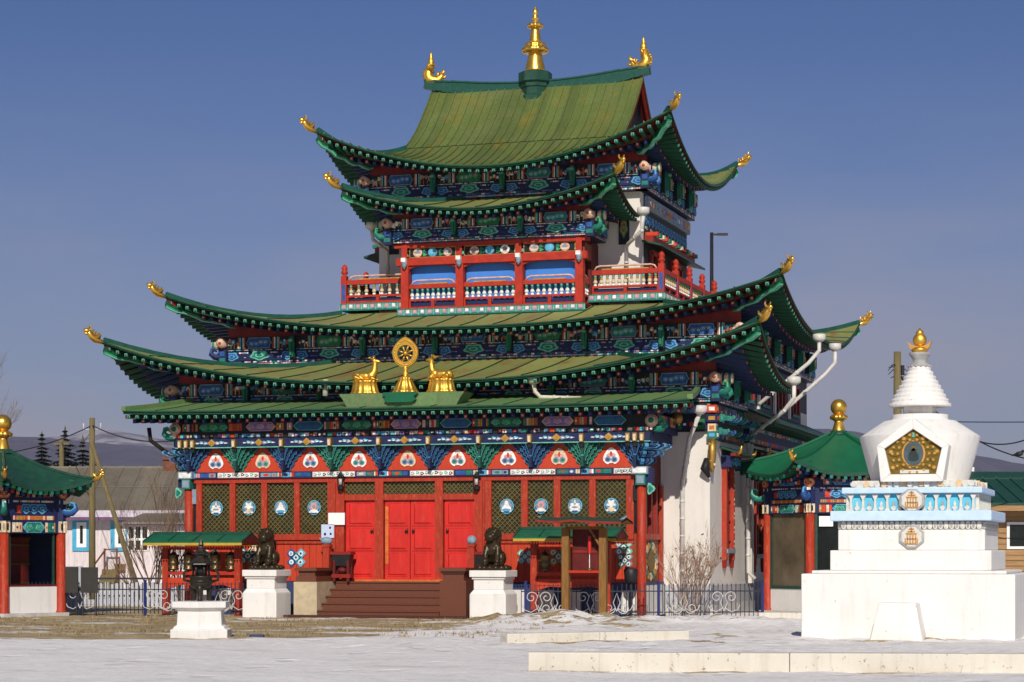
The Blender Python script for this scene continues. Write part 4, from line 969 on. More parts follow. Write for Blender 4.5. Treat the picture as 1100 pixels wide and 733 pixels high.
for g in wins:
    px_first = g is wins[0]
    for p0, p1 in g:
        a0, a1 = X(p0, 0), X(p1, 0); mb = MB(); mb.fbox(fr, a0, a1, 2.21, 3.62, -.12, -.10, 'pane_olive'); w_ = mb.build('window', T)
        mb = MB(); lattice(mb, fr, a0, a1, 2.21, 3.62, -.06, .135, wd=.017); mb.build('lattice', w_)
        mb = MB(); c = (a0+a1)/2; zc = 2.93; s_ = g.index((p0, p1))
        mb.disc(fr, c, zc, .24, .25, -.045, -.025, 'paint_cyan', 24); mb.disc(fr, c, zc, .215, .225, -.025, -.018, 'paint_blue', 24); mb.disc(fr, c, zc+.02, .19, .19, -.018, -.012, 'paint_greyblue', 18, 6, .1)
        k = s_+(0 if px_first else 2)
        if k % 4 == 0: mb.disc(fr, c, zc-.05, .19, .10, -.012, -.002, 'paint_white', 16); mb.disc(fr, c, zc+.06, .17, .035, -.012, 0, 'paint_white', 12); mb.disc(fr, c, zc+.12, .03, .10, -.012, 0, 'paint_white', 8); mb.disc(fr, c, zc-.04, .11, .03, 0, .006, 'paint_greyblue', 10)
        elif k % 4 == 1: mb.disc(fr, c, zc+.06, .13, .12, -.012, 0, 'paint_white', 20, 5, .35, 1.57); mb.disc(fr, c, zc-.12, .11, .08, -.012, .002, 'paint_cream', 12)
        elif k % 4 == 2: mb.disc(fr, c, zc-.03, .15, .14, -.012, 0, 'paint_white', 18, 3, .3, 1.57); mb.disc(fr, c, zc+.12, .06, .08, -.012, .003, 'paint_white', 10); mb.disc(fr, c, zc-.12, .16, .05, -.012, .002, 'paint_sky', 10)
        else: mb.disc(fr, c, zc+.04, .12, .13, -.012, 0, 'paint_pink', 14, 6, .15); mb.disc(fr, c, zc-.12, .14, .06, -.012, .003, 'paint_white', 10); mb.disc(fr, c, zc+.04, .05, .06, 0, .006, 'paint_greyblue', 8)
        for q in (-1, 1): mb.disc(fr, c+q*.13, zc-.15, .05, .035, -.012, -.002, 'paint_white', 8)
        mb.v = [(c+(x-c)*.80, y, zc+(z-zc)*.80) for x, y, z in mb.v]
        mb.build('medallion', w_)
# doors
posts = [(356, 370), (403, 412), (467.5, 476), (510, 521)]
mb = MB()
for p0, p1 in posts: mb.fbox(fr, X(p0, 0), X(p1, 0), .93, 3.62, -.15, .05 if p0 in (356, 510) else .03, 'frame_red')
for xx in (X(359, 0), X(517, 0)): mb.fbox(fr, xx-.06, xx+.06, .93, 3.62, .05, .09, 'frame_red')
mb.fbox(fr, X(370, 0), X(510, 0), 3.12, 3.28, -.15, .015, 'frame_red'); mb.fbox(fr, X(366, 0), X(514, 0), .93, .985, -.15, .10, 'paint_orange')
mb.build('door_frame', T)
for p0, p1 in ((370, 403), (412, 467.5), (476, 510)):
    a0, a1 = X(p0, 0), X(p1, 0); mb = MB(); mb.fbox(fr, a0, a1, 3.28, 3.62, -.12, -.10, 'pane_olive'); w_ = mb.build('transom_window', T)
    mb = MB(); lattice(mb, fr, a0, a1, 3.28, 3.62, -.07, .125, wd=.017); mb.build('lattice', w_)
def door(p0, p1, hinge):
    a0, a1 = X(p0, 0)+.006, X(p1, 0)-.006; mb = MB(); z0, z1 = .99, 3.115; mb.fbox(fr, a0, a1, z0, z1, -.12, -.07, 'door_red'); m = .10; H = z1-z0
    for u0, u1 in ((.05, .33), (.38, .64), (.70, .96)):
        b0, b1 = z0+H*u0, z0+H*u1
        mb.hexa([fr(a0+m, b0, -.07), fr(a1-m, b0, -.07), fr(a1-m, b1, -.07), fr(a0+m, b1, -.07), fr(a0+m+.035, b0+.035, -.042), fr(a1-m-.035, b0+.035, -.042), fr(a1-m-.035, b1-.035, -.042), fr(a0+m+.035, b1-.035, -.042)], 'door_red')
        for q0, q1, r0, r1 in ((a0+m-.03, a0+m, b0-.03, b1+.03), (a1-m, a1-m+.03, b0-.03, b1+.03), (a0+m, a1-m, b0-.03, b0), (a0+m, a1-m, b1, b1+.03)): mb.fbox(fr, q0, q1, r0, r1, -.07, -.058, 'door_red')
    for u in (.355, .67): mb.fbox(fr, a0+.04, a1-.04, z0+H*u-.006, z0+H*u+.006, -.07, -.064, 'deep_red')
    d = mb.build('door', T); k = (a1-.09) if hinge == 'l' else (a0+.09)
    mb = MB(); mb.tube([fr(k, 2.28, -.07), fr(k, 2.28, -.0)], .035, 'dark_bronze', 8); mb.fbox(fr, k-.04, k+.04, 2.2, 2.36, -.07, -.06, 'dark_bronze'); mb.build('handle', d)
door(370.5, 402.5, 'l'); door(412.5, 439.6, 'l'); door(440, 467, 'r'); door(476.5, 509.5, 'r')
mb = MB(); mb.fbox(fr, X(413, 0), X(416.5, 0), 1.4, 2.95, -.07, -.055, 'paint_orange'); mb.build('door_strip', T)['label'] = 'orange weathered strip down the left edge of the double door'
# carved ornaments on the lower boards
def scroll(px, py, sz, cols, lob=4):
    c = at(px, py, 0); mb = MB()
    for k, (dx, dz) in enumerate(((0, 0), (-.16, .12), (.16, .12), (-.15, -.14), (.15, -.14))):
        mb.disc(fr, c.x+dx*sz, c.z+dz*sz, .13*sz, .13*sz, -.03, .0, 'paint_'+cols[k % len(cols)], 14, lob, .18); mb.disc(fr, c.x+dx*sz, c.z+dz*sz, .075*sz, .075*sz, 0, .01, 'paint_white', 10); mb.disc(fr, c.x+dx*sz, c.z+dz*sz, .04*sz, .04*sz, .01, .016, 'paint_'+cols[(k+1) % len(cols)], 8)
    mb.build('carved_ornament', T)
scroll(266, 597, .9, ['mint', 'teal']); scroll(279, 596, 1.1, ['ochre', 'cream']); scroll(318, 599, .9, ['cyan', 'blue']); scroll(564, 598, .7, ['greyblue', 'mint']); scroll(600, 598, .9, ['mint', 'ochre'])
scroll(670, 588, .8, ['mint', 'greyblue']); scroll(671, 602, .7, ['greyblue', 'teal']); scroll(250, 600, .7, ['cream', 'mint']); scroll(226, 598, .8, ['teal', 'cream'])
# base of the portico and its side walls
mb = MB(); mb.box(-6.5, 6.5, .05, 2.3, 0, .93, 'plinth_navy')
for sx in (-1, 1):
    for k in range(5):
        a = sx*(2.9+.75*k); mb.fbox(front(.05), min(a, a+sx*.42), max(a, a+sx*.42), .1, .72, 0, .03, 'panel_white')
    mb.box(min(sx*6.52, sx*6.56), max(sx*6.52, sx*6.56), .1, 2.25, .05, .85, 'panel_white')
mb.build('portico_base', T)
for sx in (-1, 1):
    f = right(6.4) if sx > 0 else left(-6.4); s0, s1 = sorted((.02*sx, 2.33*sx)); mb = MB()
    mb.fbox(f, s0, s1, .93, 2.05, -.2, 0, 'side_wood'); mb.fbox(f, s0, s1, 2.05, 2.2, -.2, .06, 'frame_red'); mb.fbox(f, s0, s1, 2.2, 4.6, -.2, -.05, 'glass_dark'); mb.fbox(f, s0, s1, 3.5, 4.6, -.05, 0, 'dark_red')
    for k in range(5): a = s0+(s1-s0)*k/4; mb.fbox(f, max(a-.07, s0), min(a+.07, s1), 2.2, 3.5, -.05, .04, 'frame_red' if k in (0, 4) else 'deep_red')
    mb.fbox(f, s1-.2 if sx > 0 else s0, s1 if sx > 0 else s0+.2, .93, 3.5, 0, .08, 'frame_red')
    c = (s0+s1)/2
    for k in range(16): t = 2*math.pi*k/16; mb.disc(f, c+.62*math.cos(t), 1.48+.42*math.sin(t), .12, .10, 0, .03, 'paint_'+('cream', 'teal', 'ochre')[k % 3], 10, 3, .25)
    mb.disc(f, c, 1.48, .42, .28, 0, .02, 'old_gold', 16, 4, .2)
    mb.build('side_panel', T)
# ------------------------------------------------------------------ steps
mb = MB()
z = .93; n = 5
for k in range(n):
    z1 = .93*(n-k)/n; y0 = -.12-.30*(k+1); mb.box(-1.93-.0*k, 1.45, y0, .04, z1-.93/n if k < n else 0, z1-.035, 'granite'); mb.box(-1.96, 1.47, y0-.03, .04, z1-.035, z1, 'granite')
mb.box(-2.75, 2.35, -2.05, .0, -.05, .06, 'granite_dark')
st = mb.build('staircase', T)
mb = MB()     # left cheek: pale block with granite cap
mb.box(-2.62, -1.96, -1.65, .0, .06, .93, 'beige_stone'); mb.box(-2.58, -2.0, -1.6, 0, .93, 1.08, 'granite'); mb.box(-2.52, -2.05, -1.56, 0, 1.08, 1.22, 'granite'); mb.box(-2.6, -1.98, -1.64, 0, 1.22, 1.30, 'granite')
c = mb.build('cheek_wall', st); c['label'] = 'pale stone cheek wall with brown granite cap'
mb = MB(); mb.box(1.48, 2.2, -1.65, .0, .06, .98, 'granite'); mb.box(1.54, 2.12, -1.6, 0, .98, 1.16, 'granite'); mb.box(1.50, 2.16, -1.64, 0, 1.16, 1.22, 'granite_dark'); mb.box(1.46, 2.2, -1.68, 0, 1.22, 1.31, 'granite')
c = mb.build('cheek_wall', st); c['label'] = 'brown granite cheek wall'
for x, sx in ((-2.12, -1), (1.98, 1)):
    mb = MB(); mb.box(x-.09, x+.09, -.62, -.44, 1.30, 1.92, 'frame_red'); mb.box(x-.11, x+.11, -.64, -.42, 1.86, 1.93, 'frame_red'); p = mb.build('newel_post', st)
    mb = MB()
    if sx > 0: mb.ball((x, -.53, 2.03), .13, 'paint_greyblue', 14, 9)
    else: mb.ball((x-.02, -.53, 2.02), (.17, .12, .11), 'paint_greyblue', 14, 9); mb.tube([(x-.12, -.53, 2.03), (x-.24, -.53, 2.1)], [.05, .01], 'paint_greyblue', 6)
    mb.build('finial', p)
# wall lamps and notices by the door
for px in (366, 512):
    c = at(px, 517, -.15); o = empty('wall_lamp', c, 0, 'small black lantern with white glass %s' % ('left of the red doors' if px < 400 else 'right of the red doors'), 'lamp', 'lanterns beside the red doors')
    mb = MB(); mb.lathe((0, 0, 0), [(.05, -.26), (.09, -.22), (.10, -.14), (.07, -.13)], 'black_iron', 8); mb.lathe((0, 0, 0), [(.09, .1), (.12, .12), (.05, .2), (.02, .26)], 'black_iron', 8)
    mb.bar((0, .0, .2), (0, .12, .26), .03, .03, 'black_iron')
    for k in range(4): a = k*math.pi/2+.78; mb.bar((.09*math.cos(a), .09*math.sin(a), -.14), (.1*math.cos(a), .1*math.sin(a), .11), .015, .015, 'black_iron')
    mb.build('cage', o); mb = MB(); mb.lathe((0, 0, 0), [(.05, -.10), (.06, .06)], 'lamp_glass', 10); mb.build('lamp_glass', o)
c0, c1 = at(352.5, 564, -.13), at(370, 551, -.13); mb = MB(); mb.fbox(front(-.10), c0.x, c1.x, c0.z, c1.z, -.015, .02, 'notice'); tag(mb.build('notice_board'), 'blank white notice fixed beside the left red door', 'sign')
c0, c1 = at(345, 578, -.13), at(358.5, 563.5, -.13); mb = MB(); f = front(-.10); mb.fbox(f, c0.x, c1.x, c0.z, c1.z, -.01, .02, 'notice_blue')
for u, v, r in ((.3, .28, .035), (.75, .3, .03), (.7, .75, .03)): mb.disc(f, c0.x+(c1.x-c0.x)*u, c0.z+(c1.z-c0.z)*v, r, r*1.2, .02, .026, 'paint_navy', 8)
mb.fbox(f, c0.x+.04, c1.x-.04, c0.z+.22, c0.z+.235, .02, .026, 'white_frame')
tag(mb.build('notice_board'), 'small pale blue notice with dark symbols under the white notice', 'sign')

# ------------------------------------------------------------------ down pipes
def pipe(pts, hop=None, m='pipe', r=.06, foot=True):
    mb = MB(); mb.tube(pts, r, m, 10)
    for p in pts[1:-1]: mb.ball(p, r*1.04, m, 8, 6)
    for p, q in zip(pts, pts[1:]):
        d = (V(q)-V(p)); L = d.length; n = int(L/.55)
        for k in range(1, n+1): c = V(p)+d*(k/(n+1)); mb.tube([c-d/L*.025, c+d/L*.025], r*1.22, m, 10)
    o = mb.build('down_pipe', T)
    if hop is not None:
        h = V(hop); mb = MB(); mb.lathe((h.x, h.y, h.z), [(.07, -.16), (.12, -.13), (.19, -.08), (.19, .07), (.16, .08)], 'pipe' if m != 'pipe_cream' else m, 12); mb.build('pipe_hopper', o)
    return o
h = at(752, 439, 1.5)
p2 = at(741, 470, 1.9); p3 = V((at(733, 520, 2.17).x, 2.17, at(733, 520, 2.17).z)); pipe([h-V((0, 0, .1)), p2, p3, V((p3.x, 2.17, .75))], h)
h = sideat(853, 408, 9.55); pipe([h-V((0, 0, .1)), h-V((.0, 0, .5)), h-V((.28, -.05, .85)), V((7.9, 6.75, 5.0)), V((7.9, 6.8, 1.15)), V((8.1, 6.8, .95))], h)
h = sideat(880, 362, 9.62); pipe([h-V((0, 0, .1)), h-V((0, 0, .4)), h-V((.3, 0, .75)), V((7.95, h.y-.6, 6.05))], h)
h = sideat(897, 372, 9.62); pipe([h-V((0, 0, .1)), h-V((0, 0, .5)), h-V((.3, 0, .85)), V((7.95, h.y-1.3, 5.7))], h)
h = at(691, 226, 7.7); pipe([h-V((0, 0, .1)), h-V((.04, 0, .6)), at(675, 262, 8.4), V((at(673, 280, 8.66).x, 8.66, 10.9)), V((at(673, 280, 8.66).x, 8.66, 9.5))], h)
h = at(399, 242, 7.6); pipe([h-V((0, 0, .1)), h-V((-.05, 0, .45)), at(416, 270, 8.4), V((at(418, 280, 8.6).x, 8.6, 9.5))], h)
h = at(160, 456, -.2); pipe([h-V((0, 0, .1)), h-V((-.05, 0, .45)), h+V((.35, .3, -.75)), h+V((.75, .8, -1.0))], None, 'dark_bronze', .06)
h = at(573, 407, .9); pipe([h-V((0, 0, .1)), h-V((-.05, 0, .35)), h+V((.2, 0, -.5)), h+V((1.3, 0.1, -.55))], h, 'pipe_cream', .06)
p = at(350, 408, .9); pipe([p, p-V((.02, 0, .45))], None, 'pipe_cream', .08); p = at(345, 427, .9)

# gilded wheel of the law and two deer on the portico roof
def lotus(mb, r0, r1, h, m, seg=48, nfl=12, sq=1): mb.lathe((0, 0, 0), [(r0, 0), (r0, .05), (r0*.94, .07), (r1*1.02, h*.86), (r1*1.08, h*.9), (r1*1.08, h), (r1*.5, h+.02)], m, seg, 0, True, .075, nfl)
wz = 5.965
W_ = empty('dharma_wheel', (0, -.2, wz), 0, 'tall gilded eight spoked wheel on a lotus stem above the portico', 'wheel ornament')
mb = MB(); lotus(mb, .34, .17, .42, 'gold_leaf', 48, 12); mb.build('lotus_base', W_)
mb = MB(); mb.lathe((0, 0, 0), [(.13, .42), (.06, .48), (.10, .54), (.05, .60), (.09, .66), (.04, .74), (.05, .80)], 'gold_leaf', 16); mb.build('stem', W_)
mb = MB(); zc = 1.10
def flame(k, n=48):
    out_ = []
    for j in range(n):
        t = 2*math.pi*j/n; x = .36*k*math.cos(t); z = .40*k*math.sin(t)
        if z > 0: x *= 1-.42*(z/(.40*k))**2.2; z *= 1.02
        out_.append((x, z))
    return out_
O = flame(1); I = [(.225*math.cos(2*math.pi*j/48), .225*math.sin(2*math.pi*j/48)-.03) for j in range(48)]
vs_ = []
for y in (-.04, .04): vs_ += [(x, y, zc+z) for x, z in O]+[(x, y, zc+z) for x, z in I]
fs = []
for j in range(48):
    k = (j+1) % 48
    fs += [(j, k, 48+k, 48+j), (96+k, 96+j, 144+j, 144+k), (k, j, 96+j, 96+k), (48+j, 48+k, 144+k, 144+j)]
mb.add(vs_, fs, 'gold_leaf')
for j in range(40):
    t = 2*math.pi*j/40; x, z = O[int(j*1.2) % 48]; x2, z2 = I[int(j*1.2) % 48]; mb.ball((x*.62+x2*.38, -.04, zc+z*.62+z2*.38), .026, 'gold_leaf', 6, 4)
mb.build('rim', W_)
mb = MB(); zc -= .03; mb.tube([(0, -.07, zc), (0, .06, zc)], .06, 'gold_leaf', 14)
for j in range(8): t = 2*math.pi*j/8+math.pi/8; mb.tube([(.05*math.cos(t), 0, zc+.05*math.sin(t)), (.14*math.cos(t), 0, zc+.14*math.sin(t)), (.235*math.cos(t), 0, zc+.235*math.sin(t))], [.016, .024, .018], 'gold_leaf', 6)
mb.build('spokes', W_)
for sx, px in ((-1, -1.16), (1, 1.02)):
    d = empty('deer_statue', (px, -.2, wz), 0, 'gilded kneeling deer on a lotus base %s the wheel, head towards it' % ('left of' if sx < 0 else 'right of'), 'statue', 'gilded deer beside the wheel')
    d.scale = (-sx, 1, .90)
    mb = MB(); mb.lathe((0, 0, 0), [(.40, 0), (.40, .05), (.37, .07), (.32, .34), (.345, .36), (.345, .40), (.15, .42)], 'gold_leaf', 56, 0, True, .06, 14); b = mb.build('lotus_base', d); b.scale.y = .7
    mb = MB(); g = 'gold_leaf'
    mb.ball((-.02, 0, .53), (.30, .15, .14), g); mb.ball((-.22, 0, .53), (.14, .16, .15), g); mb.ball((.18, 0, .55), (.14, .14, .15), g)
    mb.tube([(.20, 0, .56), (.27, 0, .70), (.285, 0, .86), (.28, 0, .98)], [.13, .095, .07, .065], g, 10)
    mb.tube([(.24, 0, 1.0), (.34, 0, .985), (.44, 0, .96)], [.07, .06, .035], g, 8)
    for q in (-1, 1):
        mb.tube([(.25, q*.05, 1.03), (.18, q*.12, 1.08), (.12, q*.15, 1.07)], [.03, .035, .01], g, 6)
        mb.tube([(.27, q*.03, 1.04), (.25, q*.06, 1.16)], [.022, .01], g, 6)
        mb.tube([(.22, q*.12, .48), (.34, q*.12, .44), (.20, q*.13, .43)], [.06, .05, .04], g, 8); mb.tube([(-.24, q*.13, .5), (-.08, q*.15, .44), (-.24, q*.15, .43)], [.09, .06, .04], g, 8)
    mb.tube([(-.34, 0, .58), (-.38, 0, .52)], [.03, .02], g, 6)
    fused('body', mb, .018, d)

# ================================================================== GROUND
from mathutils import noise as mn
def hgt(x, y):
    f = lambda k, q=0: mn.noise(Vector((x*k, y*k, q)))
    h = .0; rough = .012
    dx, dy = (x-5.6)/2.3, (y+5.0)/1.7; g = math.exp(-(dx*dx+dy*dy)*1.3); h += .30*g*(1+.5*f(1.6)+.35*f(3.7)); rough += .05*g
    dx, dy = (x-9.3)/2.6, (y+2.9)/1.2; g = math.exp(-(dx*dx+dy*dy)); h += .15*g*(1+.5*f(1.8)); rough += .04*g
    if y > -19 and x > 4: rough += .016
    h += 1.7*rough*(f(.9, 3)+.8*f(2.2, 5)+.6*f(4.6, 7))
    if y < -15.5: h += .02*f(.35, 1)
    return h
def span(a, b, st, far):
    c = []; x = a
    while x <= b+1e-6: c.append(x); x += st
    lo = []; d = 3
    x = a
    while x > -far: x -= d; d *= 1.7; lo.append(x)
    hi = []; d = 3; x = c[-1]
    while x < far: x += d; d *= 1.7; hi.append(x)
    return lo[::-1]+c+hi
xs = span(-14, 24, .2, 6500); ys_ = span(-31, 1.4, .2, 6500)
mb = MB(); mb.grid([[V((x, y, hgt(x, y)*min(1, max(0, (1.2-y)/1.0)) if -14.1 < x < 24.1 and -31.1 < y < 1.3 else 0)) for y in ys_] for x in xs], 'paint_white', True, True)
m, t, p = newmat('ground')
tc = nd(t, 'ShaderNodeTexCoord').outputs['Object']; sx = nd(t, 'ShaderNodeSeparateXYZ'); t.links.new(tc, sx.inputs[0])
def mth(op, a, b=None, c=None):
    n = nd(t, 'ShaderNodeMath', operation=op)
    for i, q in enumerate((a, b, c)):
        if q is None: continue
        if isinstance(q, (int, float)): n.inputs[i].default_value = q
        else: t.links.new(q, n.inputs[i])
    return n.outputs[0]
def mrange(v, a, b, c=0, d=1):
    n = nd(t, 'ShaderNodeMapRange', interpolation_type='SMOOTHSTEP'); t.links.new(v, n.inputs[0])
    for i, q in enumerate((a, b, c, d)): n.inputs[i+1].default_value = q
    return n.outputs[0]
Xc, Yc = sx.outputs[0], sx.outputs[1]
wob = noise(t, tc, .22, 3); Yw = mth('ADD', Yc, mth('MULTIPLY', mth('SUBTRACT', wob, .5), 5.0))
depth_ = mth('ADD', Yw, mth('MULTIPLY', Xc, -.315))     # runs with the kerb lines
bare = mth('MULTIPLY', mth('MULTIPLY', mrange(depth_, -17.6, -15.6), mrange(depth_, 22, 9)), mrange(Xc, 6.5, 2.5))
n1 = noise(t, tc, .55, 6, .65, (.45, 1.0, 1)); n2 = noise(t, tc, 5, 6, .7); n3 = noise(t, tc, 40, 4, .7)
thr = mth('ADD', mth('ADD', mth('MULTIPLY', bare, .40), mth('MULTIPLY', n1, 1.15)), mth('MULTIPLY', n2, .30))
mound = mth('MULTIPLY', mrange(mth('ABSOLUTE', mth('SUBTRACT', Xc, 5.8)), 3.2, 1.2), mrange(mth('ABSOLUTE', mth('ADD', Yc, 5.0)), 2.6, 1.0))
streaky = noise(t, tc, 1.6, 8, .75, (.8, 1.6, 1))
thr = mth('ADD', thr, mth('MULTIPLY', mth('MULTIPLY', mound, mrange(streaky, .44, .56)), .42))
sprawl = mth('MULTIPLY', mrange(depth_, -19, -17), mrange(noise(t, tc, .8, 8, .75, (.5, 1.2, 1)), .56, .66)); thr = mth('ADD', thr, mth('MULTIPLY', sprawl, .60))
specks = mrange(noise(t, tc, 3.2, 2, .5), .70, .73)
thr = mth('ADD', thr, mth('MULTIPLY', specks, .16))
for (ax, ay), (bx, by) in (((7.75, -15.62), (10.4, -14.4)), ((11.1, -25.25), (18.4, -23.2))):     # melted-out strip along the foot of each kerb
    L_ = math.hypot(bx-ax, by-ay); dx, dy = (bx-ax)/L_, (by-ay)/L_
    dist = mth('ADD', mth('MULTIPLY', mth('SUBTRACT', Xc, ax), -dy), mth('MULTIPLY', mth('SUBTRACT', Yc, ay), dx))
    strip = mth('MULTIPLY', mrange(dist, -.75, -.05), mrange(noise(t, tc, 1.1, 6, .7), .44, .60)); strip = mth('MULTIPLY', strip, mth('MULTIPLY', mrange(dist, .4, .3), mrange(Xc, ax-.8, ax+.2)))
    thr = mth('ADD', thr, mth('MULTIPLY', strip, .55))
fac = mrange(thr, .985, 1.07)
snow = ramp(t, n2, [(.25, (.74, .70, .665)), (.5, (.84, .80, .77)), (.75, (.92, .89, .865))])
snow = mix(t, mth('MULTIPLY', mrange(n3, .52, .70), .45), snow, (.50, .455, .43)); 
grit = mrange(noise(t, tc, 9, 8, .8), .58, .68); snow = mix(t, mth('MULTIPLY', grit, .38), snow, (.27, .22, .19))
patch = mrange(noise(t, tc, .7, 7, .7, (.6, 1.3, 1)), .52, .66); snow = mix(t, mth('MULTIPLY', patch, .50), snow, (.50, .455, .42))
dirt = ramp(t, noise(t, tc, 1.1, 9, .72, (.55, 1.5, 1)), [(.30, (.15, .105, .055)), (.48, (.36, .265, .13)), (.68, (.56, .44, .25))])
dirt = mix(t, mth('MULTIPLY', mrange(n3, .45, .7), .5), dirt, (.16, .115, .065))
col = mix(t, fac, snow, dirt); t.links.new(col, p.inputs['Base Color']); p.inputs['Roughness'].default_value = .8
mid_ = noise(t, tc, 1.7, 5, .6); hh = mth('ADD', mth('ADD', mth('MULTIPLY', n2, .8), mth('MULTIPLY', n3, .3)), mth('MULTIPLY', mid_, 1.6)); vo = nd(t, 'ShaderNodeTexVoronoi'); vo.inputs['Scale'].default_value = 1.15; vm = nd(t, 'ShaderNodeMapping'); vm.inputs['Scale'].default_value = (1, .7, 1); t.links.new(tc, vm.inputs[0]); t.links.new(vm.outputs[0], vo.inputs['Vector'])
dent = mth('MULTIPLY', mrange(vo.outputs['Distance'], .12, .26), 1.1); hh = mth('ADD', hh, dent)       # trodden dents
bump(t, p, hh, .6, .08)
mb.names = ['ground']; g = tag(mb.build('ground'), kind='structure')

# dry grass on the bare strip before the temple
mat('dry_grass', (.33, .245, .12), .9, var=.35, scale=1.2); gr = random.Random(77); mb = MB()
for k in range(3800):
    x = gr.uniform(-13, 6.5); y = gr.uniform(-17.5, -1.9)+.315*x*0
    dl = y-.315*x
    if not (-15.9+2.0*mn.noise(V((x*.25, y*.25, 2))) < dl < 1.5) or mn.noise(V((x*.7, y*1.3, 9)))+.6*mn.noise(V((x*2.3, y*3.1, 4))) < .10 or (-3.9 < x < 3.9 and y > -2.9): continue
    z = hgt(x, y)*min(1, max(0, (1.2-y)))
    for j in range(4):
        a = gr.uniform(0, 6.28); l = gr.uniform(.03, .085); px_, py_ = x+gr.uniform(-.06, .06), y+gr.uniform(-.06, .06); wd = .012
        mb.add([(px_-wd*math.sin(a), py_+wd*math.cos(a), z-.01), (px_+wd*math.sin(a), py_-wd*math.cos(a), z-.01), (px_+l*1.1*math.cos(a), py_+l*1.1*math.sin(a), z+l)], [(0, 1, 2)], 'dry_grass')
tag(mb.build('dry_grass'), kind='stuff')
# hills far behind
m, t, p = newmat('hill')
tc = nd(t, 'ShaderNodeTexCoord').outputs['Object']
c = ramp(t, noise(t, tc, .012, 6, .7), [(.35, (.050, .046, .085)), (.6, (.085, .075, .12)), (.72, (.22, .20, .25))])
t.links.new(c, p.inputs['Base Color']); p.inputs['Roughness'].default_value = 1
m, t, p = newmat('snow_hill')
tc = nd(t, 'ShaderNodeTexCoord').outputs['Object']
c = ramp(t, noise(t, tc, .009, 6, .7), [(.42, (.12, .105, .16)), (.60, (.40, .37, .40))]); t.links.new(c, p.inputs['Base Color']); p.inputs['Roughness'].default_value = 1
def hills(prof, D0, D1, m):
    """a long ridge: skyline heights read at pixels, foot at D0, crest at D1, falling away behind"""
    rows = []; hr = random.Random(3)
    pts = []
    for (x0, y0), (x1, y1) in zip(prof, prof[1:]):
        k = max(2, int((x1-x0)/12))
        for i in range(k): pts.append((x0+(x1-x0)*i/k, y0+(y1-y0)*i/k+hr.uniform(-.9, .9)))
    for px, py in pts:
        row = []
        for u, hgt_ in ((0, 0), (.25, .18), (.5, .45), (.75, .8), (1, 1), (1.3, .6), (1.7, 0)):
            D_ = D0+(D1-D0)*u; q = deep(px, py, D1); b = deep(px, 594, D_); b.z = (q.z*hgt_*(1+.06*math.sin(px*.05+u*9)) if 0 < hgt_ < 1 else q.z*hgt_)-1*(hgt_ == 0); row.append(b)
        rows.append(row)
    mb = MB(); mb.grid(rows, m, True, True); return mb
tag(hills([(-260, 470), (-120, 464), (0, 468), (40, 470), (90, 474), (150, 479), (230, 482), (330, 484), (500, 480), (700, 470), (800, 464), (860, 461), (905, 462), (960, 470), (1010, 478), (1050, 489), (1100, 499), (1180, 512), (1300, 520)], 1500, 3000, 'hill').build('hills'), kind='structure')
tag(hills([(-200, 472), (0, 470), (60, 470), (105, 462), (135, 464), (170, 471), (260, 478), (420, 490)], 4200, 6000, 'snow_hill').build('hills'), kind='structure')

# ================================================================== STUPA
sx0 = 14.78; sy0 = -9.54
S = empty('stupa', (sx0, sy0, 0), 0, 'white Buddhist stupa with stepped base, blue bands and gilt top on the right', 'stupa')
mb = MB()
for h0, z0, z1, m in ((2.1, -.05, 1.28, 'whitewash'), (1.92, 1.28, 1.345, 'whitewash'), (1.60, 1.345, 1.75, 'whitewash'), (1.46, 1.75, 2.165, 'whitewash')): mb.box(-h0, h0, -h0, h0, z0, z1, m)
mb.build('stepped_base', S, bevel=.02)
mb = MB(); mb.hexa([(-.62, -2.85, -.02), (.40, -2.85, -.02), (.40, -2.09, -.02), (-.62, -2.09, -.02), (-.46, -2.75, .72), (.26, -2.75, .72), (.26, -2.09, .72), (-.46, -2.09, .72)], 'whitewash'); mb.build('altar_block', S, bevel=.015)
mb = MB()
mb.box(-1.42, 1.42, -1.42, 1.42, 2.165, 2.335, 'stupa_grey')
for q in range(4):
    fr = [Fr((0, -1.42, 0), (1, 0, 0), (0, -1, 0)), Fr((1.42, 0, 0), (0, 1, 0), (1, 0, 0)), Fr((0, 1.42, 0), (-1, 0, 0), (0, 1, 0)), Fr((-1.42, 0, 0), (0, -1, 0), (-1, 0, 0))][q]
    for k in range(26):
        a = -1.40+2.8*(k+.5)/26; mb.disc(fr, a, 2.25, .052, .085, 0, .05, 'stupa_pale', 8); mb.disc(fr, a, 2.245, .026, .05, .05, .06, ('stupa_grey', 'stupa_pale', 'stupa_grey')[k % 3], 6)
mb.build('lotus_band', S)
mb = MB(); mb.box(-1.60, 1.60, -1.60, 1.60, 2.34, 2.545, 'stupa_blue'); mb.box(-1.40, 1.40, -1.40, 1.40, 2.895, 3.02, 'stupa_blue'); mb.build('slab', S, bevel=.02)
mb = MB(); mb.box(-1.26, 1.26, -1.26, 1.26, 2.545, 2.895, 'stupa_cyan')
